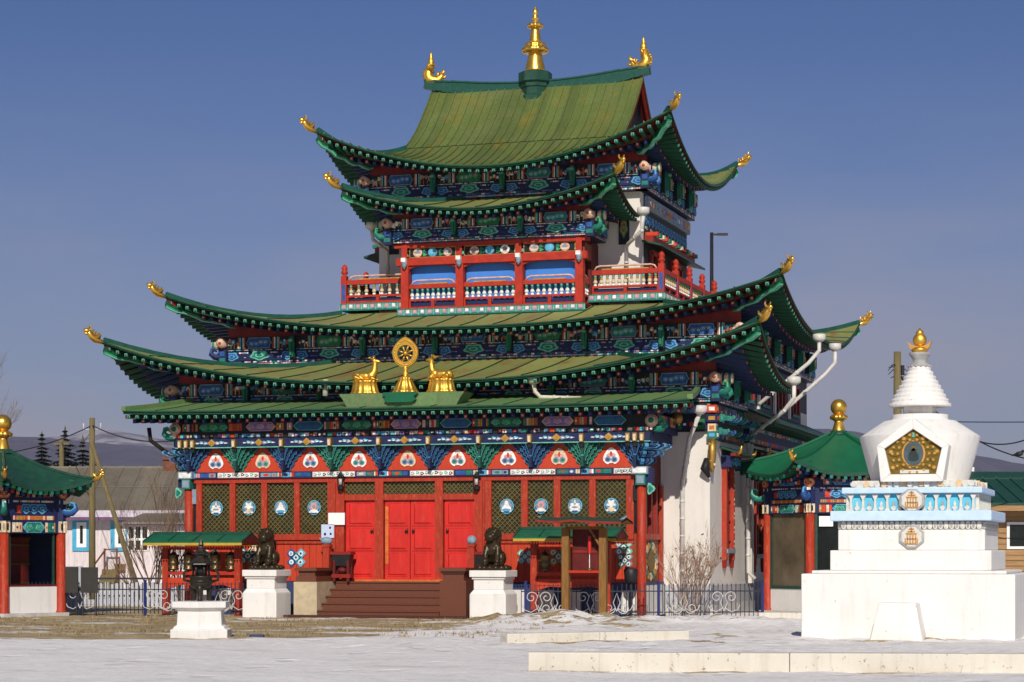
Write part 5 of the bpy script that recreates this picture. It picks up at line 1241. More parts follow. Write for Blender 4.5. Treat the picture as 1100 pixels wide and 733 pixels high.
for q in range(4):
    fr = [Fr((0, -1.26, 0), (1, 0, 0), (0, -1, 0)), Fr((1.26, 0, 0), (0, 1, 0), (1, 0, 0)), Fr((0, 1.26, 0), (-1, 0, 0), (0, 1, 0)), Fr((-1.26, 0, 0), (0, -1, 0), (-1, 0, 0))][q]
    for k in range(11):
        a = -1.22+2.44*k/10; mb.prism(fr, [(a-.05, 2.55), (a+.05, 2.55), (a+.032, 2.60), (a+.022, 2.78), (a+.07, 2.885), (a-.07, 2.885), (a-.022, 2.78), (a-.032, 2.60)], 0, .07, 'stupa_pale')
        if k < 10: mb.disc(fr, a+.122, 2.60, .05, .05, 0, .05, 'stupa_pale', 10); mb.disc(fr, a+.122, 2.67, .028, .075, 0, .045, 'stupa_grey' if k % 2 else 'stupa_pale', 8)
mb.build('arcade', S)
def emblem(cx_, cz, n):
    mb = MB(); fr = Fr((0, 0, 0), (1, 0, 0), (0, -1, 0))
    oct_ = [(cx_+.27*math.cos(t)*(1 if abs(math.sin(t)) < .9 else .8), cz+.25*math.sin(t)) for t in [math.pi/8+k*math.pi/4 for k in range(8)]]
    mb.prism(fr, oct_, n-.1, n, 'stupa_grey'); mb.prism(fr, [(cx_+(a-cx_)*.8, cz+(b-cz)*.86) for a, b in oct_], n, n+.012, 'salmon_ground' if cz > 9 else 'stupa_pale')
    g = 'gilt_paint'; f = lambda a0, a1, b0, b1: mb.fbox(fr, cx_+a0, cx_+a1, cz+b0, cz+b1, n+.012, n+.03, g)
    for a in (-.09, -.035, .02, .075): f(a, a+.022, -.13, .06)
    f(-.12, .12, -.15, -.125); f(-.11, .11, .055, .078); f(-.09, .10, -.05, -.03); f(-.075, .075, .10, .118); f(-.012, .012, .075, .19); f(-.05, .05, .15, .166); f(-.13, -.11, -.12, -.03); f(.11, .13, -.12, -.03)
    mb.build('emblem', S)
emblem(.02, 2.75, 1.46); emblem(.02, 2.02, 1.50)
mb = MB()
rs = random.Random(8)
for q in range(4):
    fr = [Fr((0, -1.28, 0), (1, 0, 0), (0, -1, 0)), Fr((1.28, 0, 0), (0, 1, 0), (1, 0, 0)), Fr((0, 1.28, 0), (-1, 0, 0), (0, 1, 0)), Fr((-1.28, 0, 0), (0, -1, 0), (-1, 0, 0))][q]
    for k in range(20): a = -1.24+2.48*(k+.5)/20; mb.disc(fr, a+rs.uniform(-.02, .02), 3.09+rs.uniform(-.02, .0), .06, .085+rs.uniform(-.035, .01), -.18, rs.uniform(-.07, -.02), ('stupa_pale', 'stupa_pale', 'salmon_ground')[k % 3], 7)
mb.box(-1.2, 1.2, -1.2, 1.2, 3.02, 3.16, 'stupa_pale'); mb.build('lotus_throne', S)
mb = MB()
mb.lathe((0, 0, 0), [(.99, 3.16), (1.0, 3.20), (1.22, 4.03), (1.225, 4.10), (.74, 4.42), (.60, 4.44), (.58, 4.46), (.58, 4.55)], 'whitewash', 24, .10, True)
dm = mb.build('dome', S); dm.data.set_sharp_from_angle(angle=R(20))
mb = MB(); fr = Fr((0, -1.02, 0), (1, 0, 0), (0, -1, 0))
outer = [(-.62, 3.13), (.62, 3.13), (.74, 3.86), (.02, 4.42), (-.70, 3.86)]; inner = [(-.42, 3.28), (.48, 3.28), (.60, 3.80), (.03, 4.19), (-.54, 3.80)]
mb.prism(fr, outer, -.3, .22, 'whitewash')
for k in range(5):
    a, b, c_, d = outer[k], outer[(k+1) % 5], inner[(k+1) % 5], inner[k]; mb.prism(fr, [a, b, c_, d], .22, .34, 'whitewash')
n_ = mb.build('niche', S, bevel=.015)
mb = MB(); mb.prism(fr, inner, .221, .235, 'old_gold')
for r, k in ((.40, 18), (.30, 14)):
    for j in range(k):
        t_ = 2*math.pi*j/k; x, z = .03+r*1.05*math.cos(t_), 3.70+r*.95*math.sin(t_)
        mb.disc(fr, x, z, .06, .055, .235, .255, 'old_gold', 8, 3, .3, j); mb.disc(fr, x, z, .028, .026, .255, .268, 'gilt_paint', 6)
for u0, v0 in ((-.38, 3.42), (.44, 3.42), (-.42, 3.74), (.5, 3.74), (-.16, 4.0), (.22, 4.0)): mb.disc(fr, u0, v0, .09, .075, .235, .25, 'old_gold', 9, 4, .3); mb.disc(fr, u0, v0, .04, .035, .25, .262, 'gilt_paint', 7)
mb.disc(fr, .03, 3.70, .235, .275, .235, .245, 'gilt_paint', 20); mb.disc(fr, .03, 3.70, .20, .25, .245, .252, 'icon_blue', 20); mb.disc(fr, .03, 3.66, .10, .13, .252, .262, 'icon_dark', 12, 3, .2, 1.57); mb.disc(fr, .03, 3.80, .05, .055, .252, .262, 'old_gold', 10)
mb.disc(fr, .03, 4.08, .10, .045, .235, .25, 'paint_mint', 12); mb.fbox(fr, -.24, .34, 3.30, 3.37, .235, .26, 'stupa_pale')
mb.build('niche_relief', n_)
mb = MB(); mb.lathe((0, 0, 0), [(.40, 4.54), (.40, 4.74)], 'whitewash', 4, math.pi/4, False); mb.lathe((0, 0, 0), [(.34, 4.54), (.34, 4.76)], 'whitewash', 24)
pr_ = []
for k in range(9):
    r = .64-.052*k; z = 4.72+.095*k; pr_ += [(r, z), (r+.006, z+.03), (r-.004, z+.06), (r-.045, z+.07), (r-.05, z+.095)]
mb.lathe((0, 0, 0), [(.5, 4.71)]+pr_+[(.15, 5.60)], 'whitewash', 28, 0, False); mb.build('ringed_spire', S)
mb = MB(); mb.lathe((0, 0, 0), [(.20, 5.53), (.23, 5.56), (.20, 5.60), (.14, 5.63), (.14, 5.70), (.21, 5.78), (.22, 5.84), (.1, 5.85)], 'stupa_grey', 18)
for k in range(14): a = 2*math.pi*k/14; mb.ball((.22*math.cos(a), .22*math.sin(a), 5.555), .03, 'stupa_grey', 6, 4)
mb.build('crown', S)
mb = MB(); cr = []
fr = Fr((0, 0, 0), (1, 0, 0), (0, -1, 0))
mb.prism(fr, [(-.12, 5.87), (.12, 5.87), (.20, 5.94), (.25, 6.08), (.16, 6.0), (0, 5.96), (-.16, 6.0), (-.25, 6.08), (-.20, 5.94)], -.06, .06, 'gilt_paint'); mb.lathe((0, 0, 0), [(.14, 5.84), (.18, 5.9), (.12, 5.95)], 'gold_leaf', 14)
mb.ball((0, 0, 6.10), (.145, .11, .145), 'gold_leaf', 14, 10); mb.lathe((0, 0, 0), [(.08, 6.2), (.085, 6.26), (.04, 6.31), (.008, 6.35)], 'gold_leaf', 10); mb.build('finial', S)

# ================================================================== PAVILIONS
def pavilion(c, Rc, Rt, a0, zcol, zfr, zeave, ztip, zapex, fin, lab, roofm, boarded, seed):
    """six columns on a ring of radius Rc; a0 = bearing of the first one in the camera's ground axes"""
    o = empty('pavilion', (c.x, c.y, 0), 0, lab, 'pavilion'); rg = random.Random(seed)
    vx = [a0+YAW+k*math.pi/3 for k in range(6)]
    cp = lambda r, k, z=0: V((r*math.cos(vx[k % 6]), r*math.sin(vx[k % 6]), z))
    for k in range(6):
        p = cp(Rc, k); mb = MB(); mb.lathe(p, [(.16, 0), (.16, .12), (.13, .16), (.125, zcol)], 'frame_red', 14); mb.build('column', o)
    mb = MB(); mb.lathe((0, 0, 0), [(Rc+.25, -.05), (Rc+.25, .09)], 'concrete', 6, vx[0], False); mb.build('floor', o)
    for k in range(6):
        p, q = cp(Rc, k), cp(Rc, k+1); d = (q-p); L = d.length; d.normalize(); nn = V((d.y, -d.x, 0)); fr = Fr(p, d, nn)
        mb = MB(); H = zfr-zcol
        mb.fbox(fr, -.12, L+.12, zcol, zfr, -.1, .06, 'paint_navy')
        cartouche(mb, fr, L*.3, L*.7, zcol+.02, zcol+H*.25, .06, 'cyan', 'teal', 'mint', rg); blocks(mb, fr, L*.12, L*.3, zcol+.02, zcol+H*.25, .06, ['vermilion', 'ochre', 'teal', 'cream'], rg); blocks(mb, fr, L*.7, L*.88, zcol+.02, zcol+H*.25, .06, ['vermilion', 'ochre', 'teal', 'cream'], rg)
        blocks(mb, fr, L*.14, L*.86, zcol+H*.29, zcol+H*.40, .06, ['orange', 'ochre', 'cream', 'vermilion', 'ochre'], rg, .04, .08); blocks(mb, fr, L*.14, L*.86, zcol+H*.68, zcol+H*.74, .06, ['white', 'navy', 'pink', 'white'], rg, .03, .06)
        for q_ in (.36, .5, .64): cloud(mb, fr, L*q_, zcol+H*.55, L*.09, H*.11, .06, 'paint_sky', 'paint_blue', 'paint_cyan')
        mb.fbox(fr, L*.2, L*.28, zcol+H*.45, zcol+H*.62, .06, .07, 'paint_vermilion')
        cartouche(mb, fr, L*.3, L*.7, zcol+H*.8, zfr-.02, .06, 'sky', 'blue', 'cyan', rg); blocks(mb, fr, L*.18, L*.3, zcol+H*.8, zfr-.02, .06, ['orange', 'pink', 'teal'], rg); blocks(mb, fr, L*.7, L*.82, zcol+H*.8, zfr-.02, .06, ['orange', 'pink', 'teal'], rg)
        for q_ in (0, L):
            mb.fbox(fr, q_-.12, q_+.12, zcol+.02, zcol+H*.27, .06, .12, 'paint_cream'); mb.fbox(fr, q_-.07, q_+.07, zcol+H*.07, zcol+H*.22, .12, .13, 'paint_black')
            mb.disc(fr, q_, zcol+H*.87, .12, .12, .06, .13, 'paint_orange', 14); mb.disc(fr, q_, zcol+H*.87, .08, .08, .13, .138, 'paint_cream', 12); mb.disc(fr, q_, zcol+H*.87, .045, .045, .138, .145, 'paint_vermilion', 8)
            mb.fbox(fr, q_-.1, q_+.1, zcol+H*.66, zcol+H*.74, .06, .09, 'paint_white')
        mb.build('painted_frieze', o)
        mb = MB(); e = cp(1, k).normalized(); curl(mb, cp(Rc+.05, k, zcol+H*.5), (e.x, e.y), 'blue' if k % 2 else 'teal', 'sky' if k % 2 else 'mint', .42); mb.build('corner_bracket', o)
        mb = MB()
        if boarded(k) in ('glass', 'tan'):
            mb.fbox(fr, .13, L-.13, .75, zcol, -.05, -.02, 'glass_painted_reflection' if boarded(k) == 'tan' else 'glass_dark')
            for u0, u1, v0, v1 in ((.13, L-.13, .70, .78), (.13, .2, .78, zcol), (L-.2, L-.13, .78, zcol)): mb.fbox(fr, u0, u1, v0, v1, -.06, .02, 'tin_dark_green')
            mb.fbox(fr, .13, L-.13, .09, .70, -.06, .0, 'panel_white'); mb.build('glazed_bay', o)
        elif boarded(k) == 'open':
            mb.fbox(fr, .13, L-.13, .09, .80, -.05, .0, 'panel_white'); mb.fbox(fr, .13, L-.13, .80, .85, -.06, .01, 'dark_red'); mb.fbox(fr, .13, .2, .85, zcol, -.06, .0, 'tin_dark_green'); mb.fbox(fr, L-.24, L-.2, .85, zcol, -.06, .0, 'tin_dark_green'); mb.build('parapet', o)
        else:
            mb.fbox(fr, .13, L-.13, .09, zcol, -.06, .0, 'plinth_navy'); mb.build('panel', o)
    # roof
    mb = MB(); n = 14; nv = 8
    for k in range(6):
        p, q = cp(Rt, k), cp(Rt, k+1); top = []; bot = []
        for i in range(n+1):
            u = i/n; w_ = abs(2*u-1); base = p.lerp(q, u)*(1-.13*(1-w_**2)); row = []; rb = []
            for j in range(nv+1):
                v = j/nv; xy = base*(1-v*.955); z = zeave+(zapex-zeave)*(.80*v+.20*v**2)+(ztip-zeave)*w_**2.3*(1-v)**2.4
                row.append(V((xy.x, xy.y, z))); rb.append(V((xy.x, xy.y, z-.09)))
            top.append(row); bot.append(rb)
        mb.grid(top, roofm, True); mb.grid([r[:5] for r in bot], 'dark_red', True, True); mb.grid([[r[0] for r in top], [r[0] for r in bot]], 'tin_dark_green', False, True)
        for a, b in zip(top[0], top[0][1:]): mb.bar(a+V((0, 0, .03)), b+V((0, 0, .03)), .07, .06, roofm)
        d = (q-p).normalized(); nn = V((-p.lerp(q, .5).normalized()))
        for i in range(n):
            a = bot[i][0].lerp(bot[i+1][0], .5); mb.bar(a+V((0, 0, -.05)), a+nn*.6+V((0, 0, .08)), .09, .09, 'rafter_green'); mb.bar(a+V((0, 0, -.05))-nn*.012, a+V((0, 0, -.05)), .085, .085, ('paint_teal', 'edge_green')[i % 2])
            b = a+nn*.35+V((0, 0, -.1)); mb.bar(b, b+nn*.6, .10, .10, 'rafter_blue'); mb.bar(b-nn*.012, b, .09, .09, ('paint_salmon', 'paint_blue', 'paint_vermilion')[i % 3])
    r = mb.build('roof', o)
    for k in range(6):
        e = cp(1, k).normalized(); corner_dragon(r, cp(Rt+.02, k, ztip+.0), e.x, e.y, .55)
    mb = MB(); z0 = zapex-.1; s_ = fin
    mb.lathe((0, 0, z0), [(.42*s_, 0), (.34*s_, .05), (.34*s_, .12)], 'tin_dark_green', 16)
    mb.lathe((0, 0, z0+.1), [(.27*s_, 0), (.27*s_, .04), (.17*s_, .38*s_), (.20*s_, .44*s_)], 'gold', 20); mb.lathe((0, 0, z0+.1), [(.2*s_, .44*s_), (.34*s_, .52*s_), (.34*s_, .62*s_), (.22*s_, .70*s_)], 'gold', 40, 0, True, .06, 10)
    mb.ball((0, 0, z0+.1+.98*s_), .33*s_, 'gold', 20, 14); mb.build('finial', o)
    return o
cl = deep(3, 594, 59.9)
pl = pavilion(cl, 1.75, 2.72, R(44), 2.22, 3.42, 3.42, 3.68, 4.50, .74, 'green hexagonal pavilion with a gold ball finial at the left edge', 'tin_dark_green', lambda k: 'open' if k in (4, 5) else 'navy', 3)
MATS['tin_dark_green']
cr_ = deep(901, 594, 61.7)
pavilion(cr_, 1.98, 3.02, R(178.5), 2.78, 3.75, 3.86, 4.22, 5.10, .70, 'green roofed hexagonal pavilion with a gold ball finial behind the stupa', 'tin_green', lambda k: 'tan' if k in (0, 3) else 'glass', 9)
# things inside the open pavilion and a notice on the glazed one
o = empty('prayer_drum', (cl.x, cl.y, .09), 0, 'large dark red prayer drum standing inside the left open pavilion', 'prayer drum')
mb = MB(); mb.lathe((0, 0, 0), [(.75, .55), (.75, .6), (.7, .64), (.7, 1.95), (.75, 1.99), (.75, 2.05)], 'dark_red', 24)
for z in (.75, 1.28, 1.8): mb.lathe((0, 0, 0), [(.71, z), (.715, z+.05)], 'old_gold', 24)
mb.build('drum', o); mb = MB(); mb.lathe((0, 0, 0), [(.06, 0), (.06, .56)], 'dark_bronze', 10); mb.lathe((0, 0, 0), [(.3, 0), (.3, .06)], 'dark_bronze', 12); mb.build('spindle', o)
def facing(o_c, Rc, a, px_off, z):  # point on a pavilion face
    return None
pA = V((cr_.x+1.98*math.cos(R(238.5)+YAW), cr_.y+1.98*math.sin(R(238.5)+YAW), 0)); pB = V((cr_.x+1.98*math.cos(R(298.5)+YAW), cr_.y+1.98*math.sin(R(298.5)+YAW), 0))
d = (pB-pA).normalized(); nn = V((d.y, -d.x, 0)); fr = Fr(pA, d, nn)
mb = MB(); mb.fbox(fr, .24, .62, 2.42, 2.70, .03, .05, 'notice'); tag(mb.build('notice_board'), 'cream notice in the window of the pavilion behind the stupa', 'sign')

# ================================================================== PRAYER WHEEL SHELTERS, SHRINE, URN, LIONS
def shelter(x0, x1, yc, zt, zb, lab, wheels):
    o = empty('prayer_wheel_shelter', ((x0+x1)/2, yc, 0), 0, lab, 'shelter', 'prayer wheel shelters before the temple'); L = (x1-x0)/2
    for x in (-L+.38, L-.38):
        mb = MB(); mb.box(x-.085, x+.085, -.085, .085, 0, zt-.05, 'frame_red'); mb.build('post', o)
    mb = MB(); mb.box(-L+.38, L-.38, -.05, .05, 1.10, 1.20, 'rail_red'); mb.box(-L+.38, L-.38, -.06, .06, .86, 1.02, 'board_red'); mb.box(-L+.38, L-.38, -.05, .05, 1.78, 1.86, 'rail_red')
    mb.prism(front(0), [(-L+.46, .87), (-L+.46, .72), (-L+.8, .83), (0, .80), (L-.8, .83), (L-.46, .72), (L-.46, .87)], -.04, .04, 'board_red'); mb.build('cross_beam', o)
    mb = MB()
    for sg in (-1, 1):
        P = [(-L, 0, zt+.22), (L, 0, zt+.22), (L, sg*.62, zt), (-L, sg*.62, zt)]
        mb.add([*P, *[(a, b, c_-.05) for a, b, c_ in P]], [(0, 1, 2, 3), (4, 7, 6, 5), (0, 4, 5, 1), (1, 5, 6, 2), (2, 6, 7, 3), (3, 7, 4, 0)], 'shelter_tin')
        for k in range(5): x = -L+2*L*k/4; mb.bar((x, 0, zt+.23), (x, sg*.62, zt+.01), .03, .03, 'tin_dark_green')
        mb.box(-L, L, sg*.62-.012, sg*.62+.012, zt-.10, zt-.035, 'shelter_trim'); n = 36
        for k in range(n): x = -L+2*L*(k+.5)/n; mb.prism(Fr((0, sg*.635, 0), (1, 0, 0), (0, 1, 0)), [(x-.028, zt-.12), (x+.028, zt-.12), (x, zt-.19)], -.02, .0, 'deep_red')
    mb.bar((-L, 0, zt+.24), (L, 0, zt+.24), .12, .07, 'tin_dark_green'); mb.box(-L+.02, L-.02, -.5, .5, zt-.04, zt-.01, 'dark_red'); mb.build('roof', o)
    for sx in (-1, 1):
        mb = MB(); mb.prism(Fr((sx*(L-.0), 0, 0), (0, 1, 0), (sx, 0, 0)), [(-.6, zt-.06), (.6, zt-.06), (0, zt+.17)], -.05, .02, 'dark_red'); mb.build('gable', o)
    pw = None
    for k, x in enumerate(wheels):
        w_ = empty('prayer_wheel', (x, 0, 1.20)); w_.parent = o
        if SH.get('drum') is None:
            mb = MB(); mb.lathe((0, 0, 0), [(.05, .02), (.15, .04), (.16, .07), (.14, .09), (.14, .20), (.15, .22), (.14, .24), (.14, .38), (.16, .41), (.15, .45), (.08, .47), (.05, .52)], 'bronze', 20)
            SH['drum'] = mb.build('drum', w_); mb = MB(); mb.lathe((0, 0, 0), [(.02, 0), (.02, .6)], 'dark_bronze', 8)
            for z in (.12, .30): 
                for j in range(9): a = 2*math.pi*j/9; mb.ball((.143*math.cos(a), .143*math.sin(a), z), .018, 'old_gold', 6, 4)
            SH['rod'] = mb.build('spindle', w_)
        else:
            for q in ('drum', 'rod'): c = SH[q].copy(); COL.objects.link(c); c.parent = w_
    return o
SH = {}
xl0, xl1 = X(165, -1.0), X(270, -1.0)
shelter(xl0, xl1, -1.0, 2.0, 0, 'green roofed shelter on red posts with prayer wheels left of the entrance', {
    -.86: 'bronze prayer wheel, leftmost in the left shelter', -.40: 'bronze prayer wheel, second from the left in the left shelter',
    .40: 'bronze prayer wheel, third from the left in the left shelter', .86: 'bronze prayer wheel, rightmost in the left shelter, by its red post'})
xr0, xr1 = X(559, -1.0), X(668, -1.0)
shelter(xr0, xr1, -1.0, 2.1, 0, 'green roofed shelter on red posts behind the brown wooden shrine', {
    -.70: 'bronze prayer wheel, leftmost in the right shelter', .82: 'bronze prayer wheel, rightmost in the right shelter, behind the wooden shrine'})
# brown wooden shrine
pa, pb = at(608, 640, -2.7), at(648, 640, -2.7); cx_ = (pa.x+pb.x)/2; hw = (pb.x-pa.x)/2
o = empty('wooden_shrine', (cx_, -2.7, 0), 0, 'brown wooden roadside shrine with curved tin roof on two posts before the right shelter', 'shrine')
for x in (-hw, hw): mb = MB(); mb.box(x-.09, x+.09, -.09, .09, 0, 2.32, 'wood_brown'); mb.build('post', o)
mb = MB(); mb.box(-hw+.09, hw-.09, -.1, .35, 1.20, 1.26, 'rail_red'); mb.box(-hw+.09, hw-.09, .28, .34, 1.26, 2.3, 'dark_red'); mb.box(-hw+.1, hw-.1, .26, .28, 1.7, 1.76, 'deep_red'); mb.box(-hw, hw, -.05, .05, 2.28, 2.36, 'wood_brown')
mb.bar((hw, 0, 1.75), (hw-.35, 0, 2.3), .05, .05, 'wood_brown'); mb.build('cabinet', o)
mb = MB(); n = 16; top = []; bot = []
for i in range(n+1):
    u = -1+2*i/n; z = 2.40+.10*(1-abs(u))**1.5*(1 if u < 0 else .6)+.07*max(0, -u-.55)*2+.02*abs(u); top.append([V((u*(hw+.62), y, z+.04+.10*(1-abs(y)/.6))) for y in (-.6, 0, .6)]); bot.append([q-V((0, 0, .05)) for q in top[-1]])
mb.grid(top, 'tin_dark_green', True, True); mb.grid(bot, 'wood_brown', True); mb.grid([[r[0] for r in top], [r[0] for r in bot]], 'deep_red', False); mb.grid([[r[2] for r in top], [r[2] for r in bot]], 'deep_red', False, True)
for q in (-1, 1): mb.tube([(q*(hw+.50)*.98, -.2, 2.5), (q*(hw+.60)*.98, -.2, 2.55), (q*(hw+.66), -.2, 2.62)], [.035, .03, .01], 'paint_greyblue', 6)
mb.build('roof', o)
o2 = empty('offering_lamp', (cx_+.1, -2.6, 1.26), 0, 'small red hanging offering tassel inside the wooden shrine', 'offering')
mb = MB(); mb.tube([(0, 0, .98), (0, 0, .86)], .008, 'black_iron', 5); mb.lathe((0, 0, 0), [(.04, .86), (.045, .6), (.035, .42), (.01, .40)], 'door_red', 8); mb.build('tassel', o2)
mb = MB(); mb.lathe((0, 0, 0), [(.012, .02), (.012, .40)], 'paint_white', 6); mb.lathe((0, 0, 0), [(.08, 0), (.08, .03), (.03, .06)], 'old_gold', 10); mb.build('stand', o2)
# black bin by the portico corner
bx = X(659, -.6); mb = MB(); mb.lathe((0, 0, 0), [(.12, .92), (.17, 1.0), (.19, 1.26), (.15, 1.30)], 'black_iron', 12); mb.lathe((0, 0, 0), [(.05, 0), (.05, .93)], 'black_iron', 8); mb.lathe((0, 0, 0), [(.17, 0), (.15, .03), (.05, .06)], 'black_iron', 10); mb.box(-.15, .15, -.03, .03, 1.30, 1.34, 'deep_red')
o = tag(mb.build('offering_burner', None, (bx+.45, -.55, 0)), 'black iron burner on a stem at the right corner of the portico', 'burner')
# offering tables flanking the steps
for x, lb in ((-1.72, 'dark red offering table with a black tray left of the top step'), (2.22, 'dark red offering table with a black tray right of the steps')):
    o = empty('offering_table', (x, -.42, .0 if x > 2 else .93), 0, lb, 'table', 'offering tables beside the steps'); z0 = .93 if x > 2 else 0
    mb = MB()
    for q in (-.2, .2):
        for r in (-.1, .1): mb.box(q-.035, q+.035, r-.035, r+.035, .0, z0+.8, 'dark_red')
    mb.build('legs', o); mb = MB(); mb.box(-.30, .30, -.17, .17, z0+.72, z0+.80, 'deep_red'); mb.hexa([(-.22, -.12, z0+.42), (.22, -.12, z0+.42), (.22, .12, z0+.42), (-.22, .12, z0+.42), (-.27, -.15, z0+.72), (.27, -.15, z0+.72), (.27, .15, z0+.72), (-.27, .15, z0+.72)], 'black_iron'); mb.ball((.02, -.1, z0+.30), (.14, .1, .09), 'dark_red', 10, 6); mb.box(-.27, .27, -.14, .14, z0+.1, z0+.2, 'deep_red'); mb.build('tray', o)
# incense urn on its pedestal
uc = (at(216, 680, -15.1).x, -15.1)
o = empty('urn_pedestal', (*uc, 0), 0, 'low white hexagonal pedestal under the dark bronze incense urn', 'pedestal')
mb = MB(); a = YAW+math.pi/6*0-math.pi/2+math.pi/3*0
mb.lathe((0, 0, 0), [(.66, -.02), (.66, .16), (.60, .18), (.58, .22), (.52, .25), (.50, .54), (.56, .57), (.60, .60), (.62, .60), (.62, .72), (.3, .73)], 'whitewash', 6, a, False); mb.build('body', o, bevel=.012)
o = empty('incense_urn', (*uc, .725), YAW, 'dark bronze incense urn with pagoda lid on the white hexagonal pedestal', 'urn'); o.scale = (.80, .80, .76)
mb = MB(); k_ = 'dark_bronze'
mb.lathe((0, 0, 0), [(.12, .30), (.24, .36), (.29, .46), (.30, .54), (.27, .60), (.32, .63), (.32, .67), (.26, .68)], k_, 24); mb.lathe((0, 0, 0), [(.305, .50), (.315, .53), (.305, .56)], k_, 24); mb.build('bowl', o)
for j in range(3):
    a = 2*math.pi*j/3-math.pi/2; c, s_ = math.cos(a), math.sin(a); mb = MB(); mb.tube([(.18*c, .18*s_, .46), (.24*c, .24*s_, .30), (.20*c, .20*s_, .12), (.24*c, .24*s_, .03), (.25*c, .25*s_, 0)], [.10, .09, .05, .06, .07], k_, 10); mb.build('leg', o)
for q in (-1, 1): mb = MB(); mb.tube([(q*.28, 0, .52), (q*.42, 0, .56), (q*.44, 0, .72), (q*.36, 0, .84), (q*.42, 0, .92)], [.04, .04, .035, .035, .03], k_, 8); mb.build('handle', o)
mb = MB()
for j in range(6): a = 2*math.pi*j/6; mb.tube([(.2*math.cos(a), .2*math.sin(a), .66), (.2*math.cos(a), .2*math.sin(a), .98)], .028, k_, 6)
mb.lathe((0, 0, 0), [(.12, .68), (.10, .98)], 'black_iron', 10); mb.lathe((0, 0, 0), [(.34, 1.0), (.35, .97), (.26, 1.05), (.16, 1.16), (.13, 1.2), (.13, 1.26)], k_, 6, 0, False); mb.lathe((0, 0, 0), [(.22, 1.27), (.22, 1.25), (.14, 1.32), (.07, 1.42), (.05, 1.46), (.07, 1.5), (.05, 1.56), (.015, 1.64)], k_, 6, 0, False)
for j in range(6): a = 2*math.pi*j/6; mb.tube([(.3*math.cos(a), .3*math.sin(a), 1.0), (.37*math.cos(a), .37*math.sin(a), 1.0), (.4*math.cos(a), .4*math.sin(a), 1.06)], [.03, .025, .01], k_, 5)
mb.build('lid', o)
# guardian lions
def lion(mb, s):
    b = mb.ball; tb = mb.tube; m = 'lion_bronze'
    b((0, .16, .28), (.23, .26, .25), m); b((0, -.02, .46), (.20, .20, .28), m); tb([(0, .14, .2), (0, 0, .5), (0, -.06, .68)], [.22, .21, .18], m, 12)
    b((.02*s, -.12, .80), (.19, .19, .18), m, 12, 8); b((.02*s, -.28, .76), (.12, .10, .09), m); b((.02*s, -.27, .68), (.10, .08, .04), m)
    for k in range(11):   # mane curls
        a = math.pi*(k/10)*1.6-.8*math.pi+math.pi/2; b((.18*math.cos(a), -.04+.03*(k % 2), .80+.17*math.sin(a)), .065, m, 8, 5)
    for k in range(9): b((.14*math.sin(k*2.1), .08, .62+.03*k), .06, m, 8, 5)
    for q in (-1, 1):
        b((q*.11, -.2, .93), (.045, .04, .05), m, 8, 5); b((q*.08, -.29, .84), (.045, .04, .03), m, 8, 5)
        tb([(q*.14, -.10, .52), (q*.16, -.20, .30), (q*.15, -.22, .10)], [.09, .075, .065], m, 10); b((q*.15, -.27, .06), (.08, .11, .06), m)
        b((q*.20, .12, .22), (.11, .20, .19), m); b((q*.21, -.02, .07), (.08, .15, .07), m)
    tb([(0, .38, .2), (0, .46, .42), (.03, .40, .64), (0, .34, .74)], [.06, .08, .08, .03], m, 8)
    b((.16*s, -.26, .13), .11, m, 10, 7)
for px, s, lb in ((286.5, 1, 'left'), (530, -1, 'right')):
    c = at(px, 640, -1.82); x = c.x
    o = empty('lion_pedestal', (x, -1.82, 0), 0, 'white stepped pedestal under the bronze lion %s of the steps' % lb, 'pedestal', 'white pedestals of the lions')
    mb = MB(); prof = [(.50, 0, .62), (.46, .62, .68), (.40, .68, .98), (.43, .98, 1.06), (.50, 1.08, 1.24)]
    mb.box(-.485, .485, -.48, .48, -.02, .64, 'whitewash'); mb.hexa([(-.485, -.48, .64), (.485, -.48, .64), (.485, .48, .64), (-.485, .48, .64), (-.40, -.40, .76), (.40, -.40, .76), (.40, .40, .76), (-.40, .40, .76)], 'whitewash'); mb.box(-.40, .40, -.40, .40, .76, 1.02, 'whitewash'); mb.box(-.44, .44, -.44, .44, 1.02, 1.08, 'whitewash'); mb.box(-.49, .49, -.49, .49, 1.08, 1.25, 'whitewash'); mb.build('body', o, bevel=.012)
    o = empty('lion_statue', (x, -1.82, 1.25), 0 if s > 0 else R(4), 'seated dark bronze guardian lion on the white pedestal %s of the steps' % lb, 'statue', 'guardian lions beside the steps')
    mb = MB(); lion(mb, s); q = fused('body', mb, .022, o, smooth=1); q.location.z = .09
    mb = MB(); mb.lathe((0, 0, 0), [(.46, 0), (.47, .05), (.40, .10), (.2, .12)], 'lion_bronze', 14, 0, False); rk = random.Random(4)
    for k in range(16): a = 2*math.pi*k/16; mb.ball((.4*math.cos(a), .4*math.sin(a), .06), (.09, .09, .06+.03*rk.random()), 'lion_bronze', 7, 5)
    mb.build('rock_base', o)

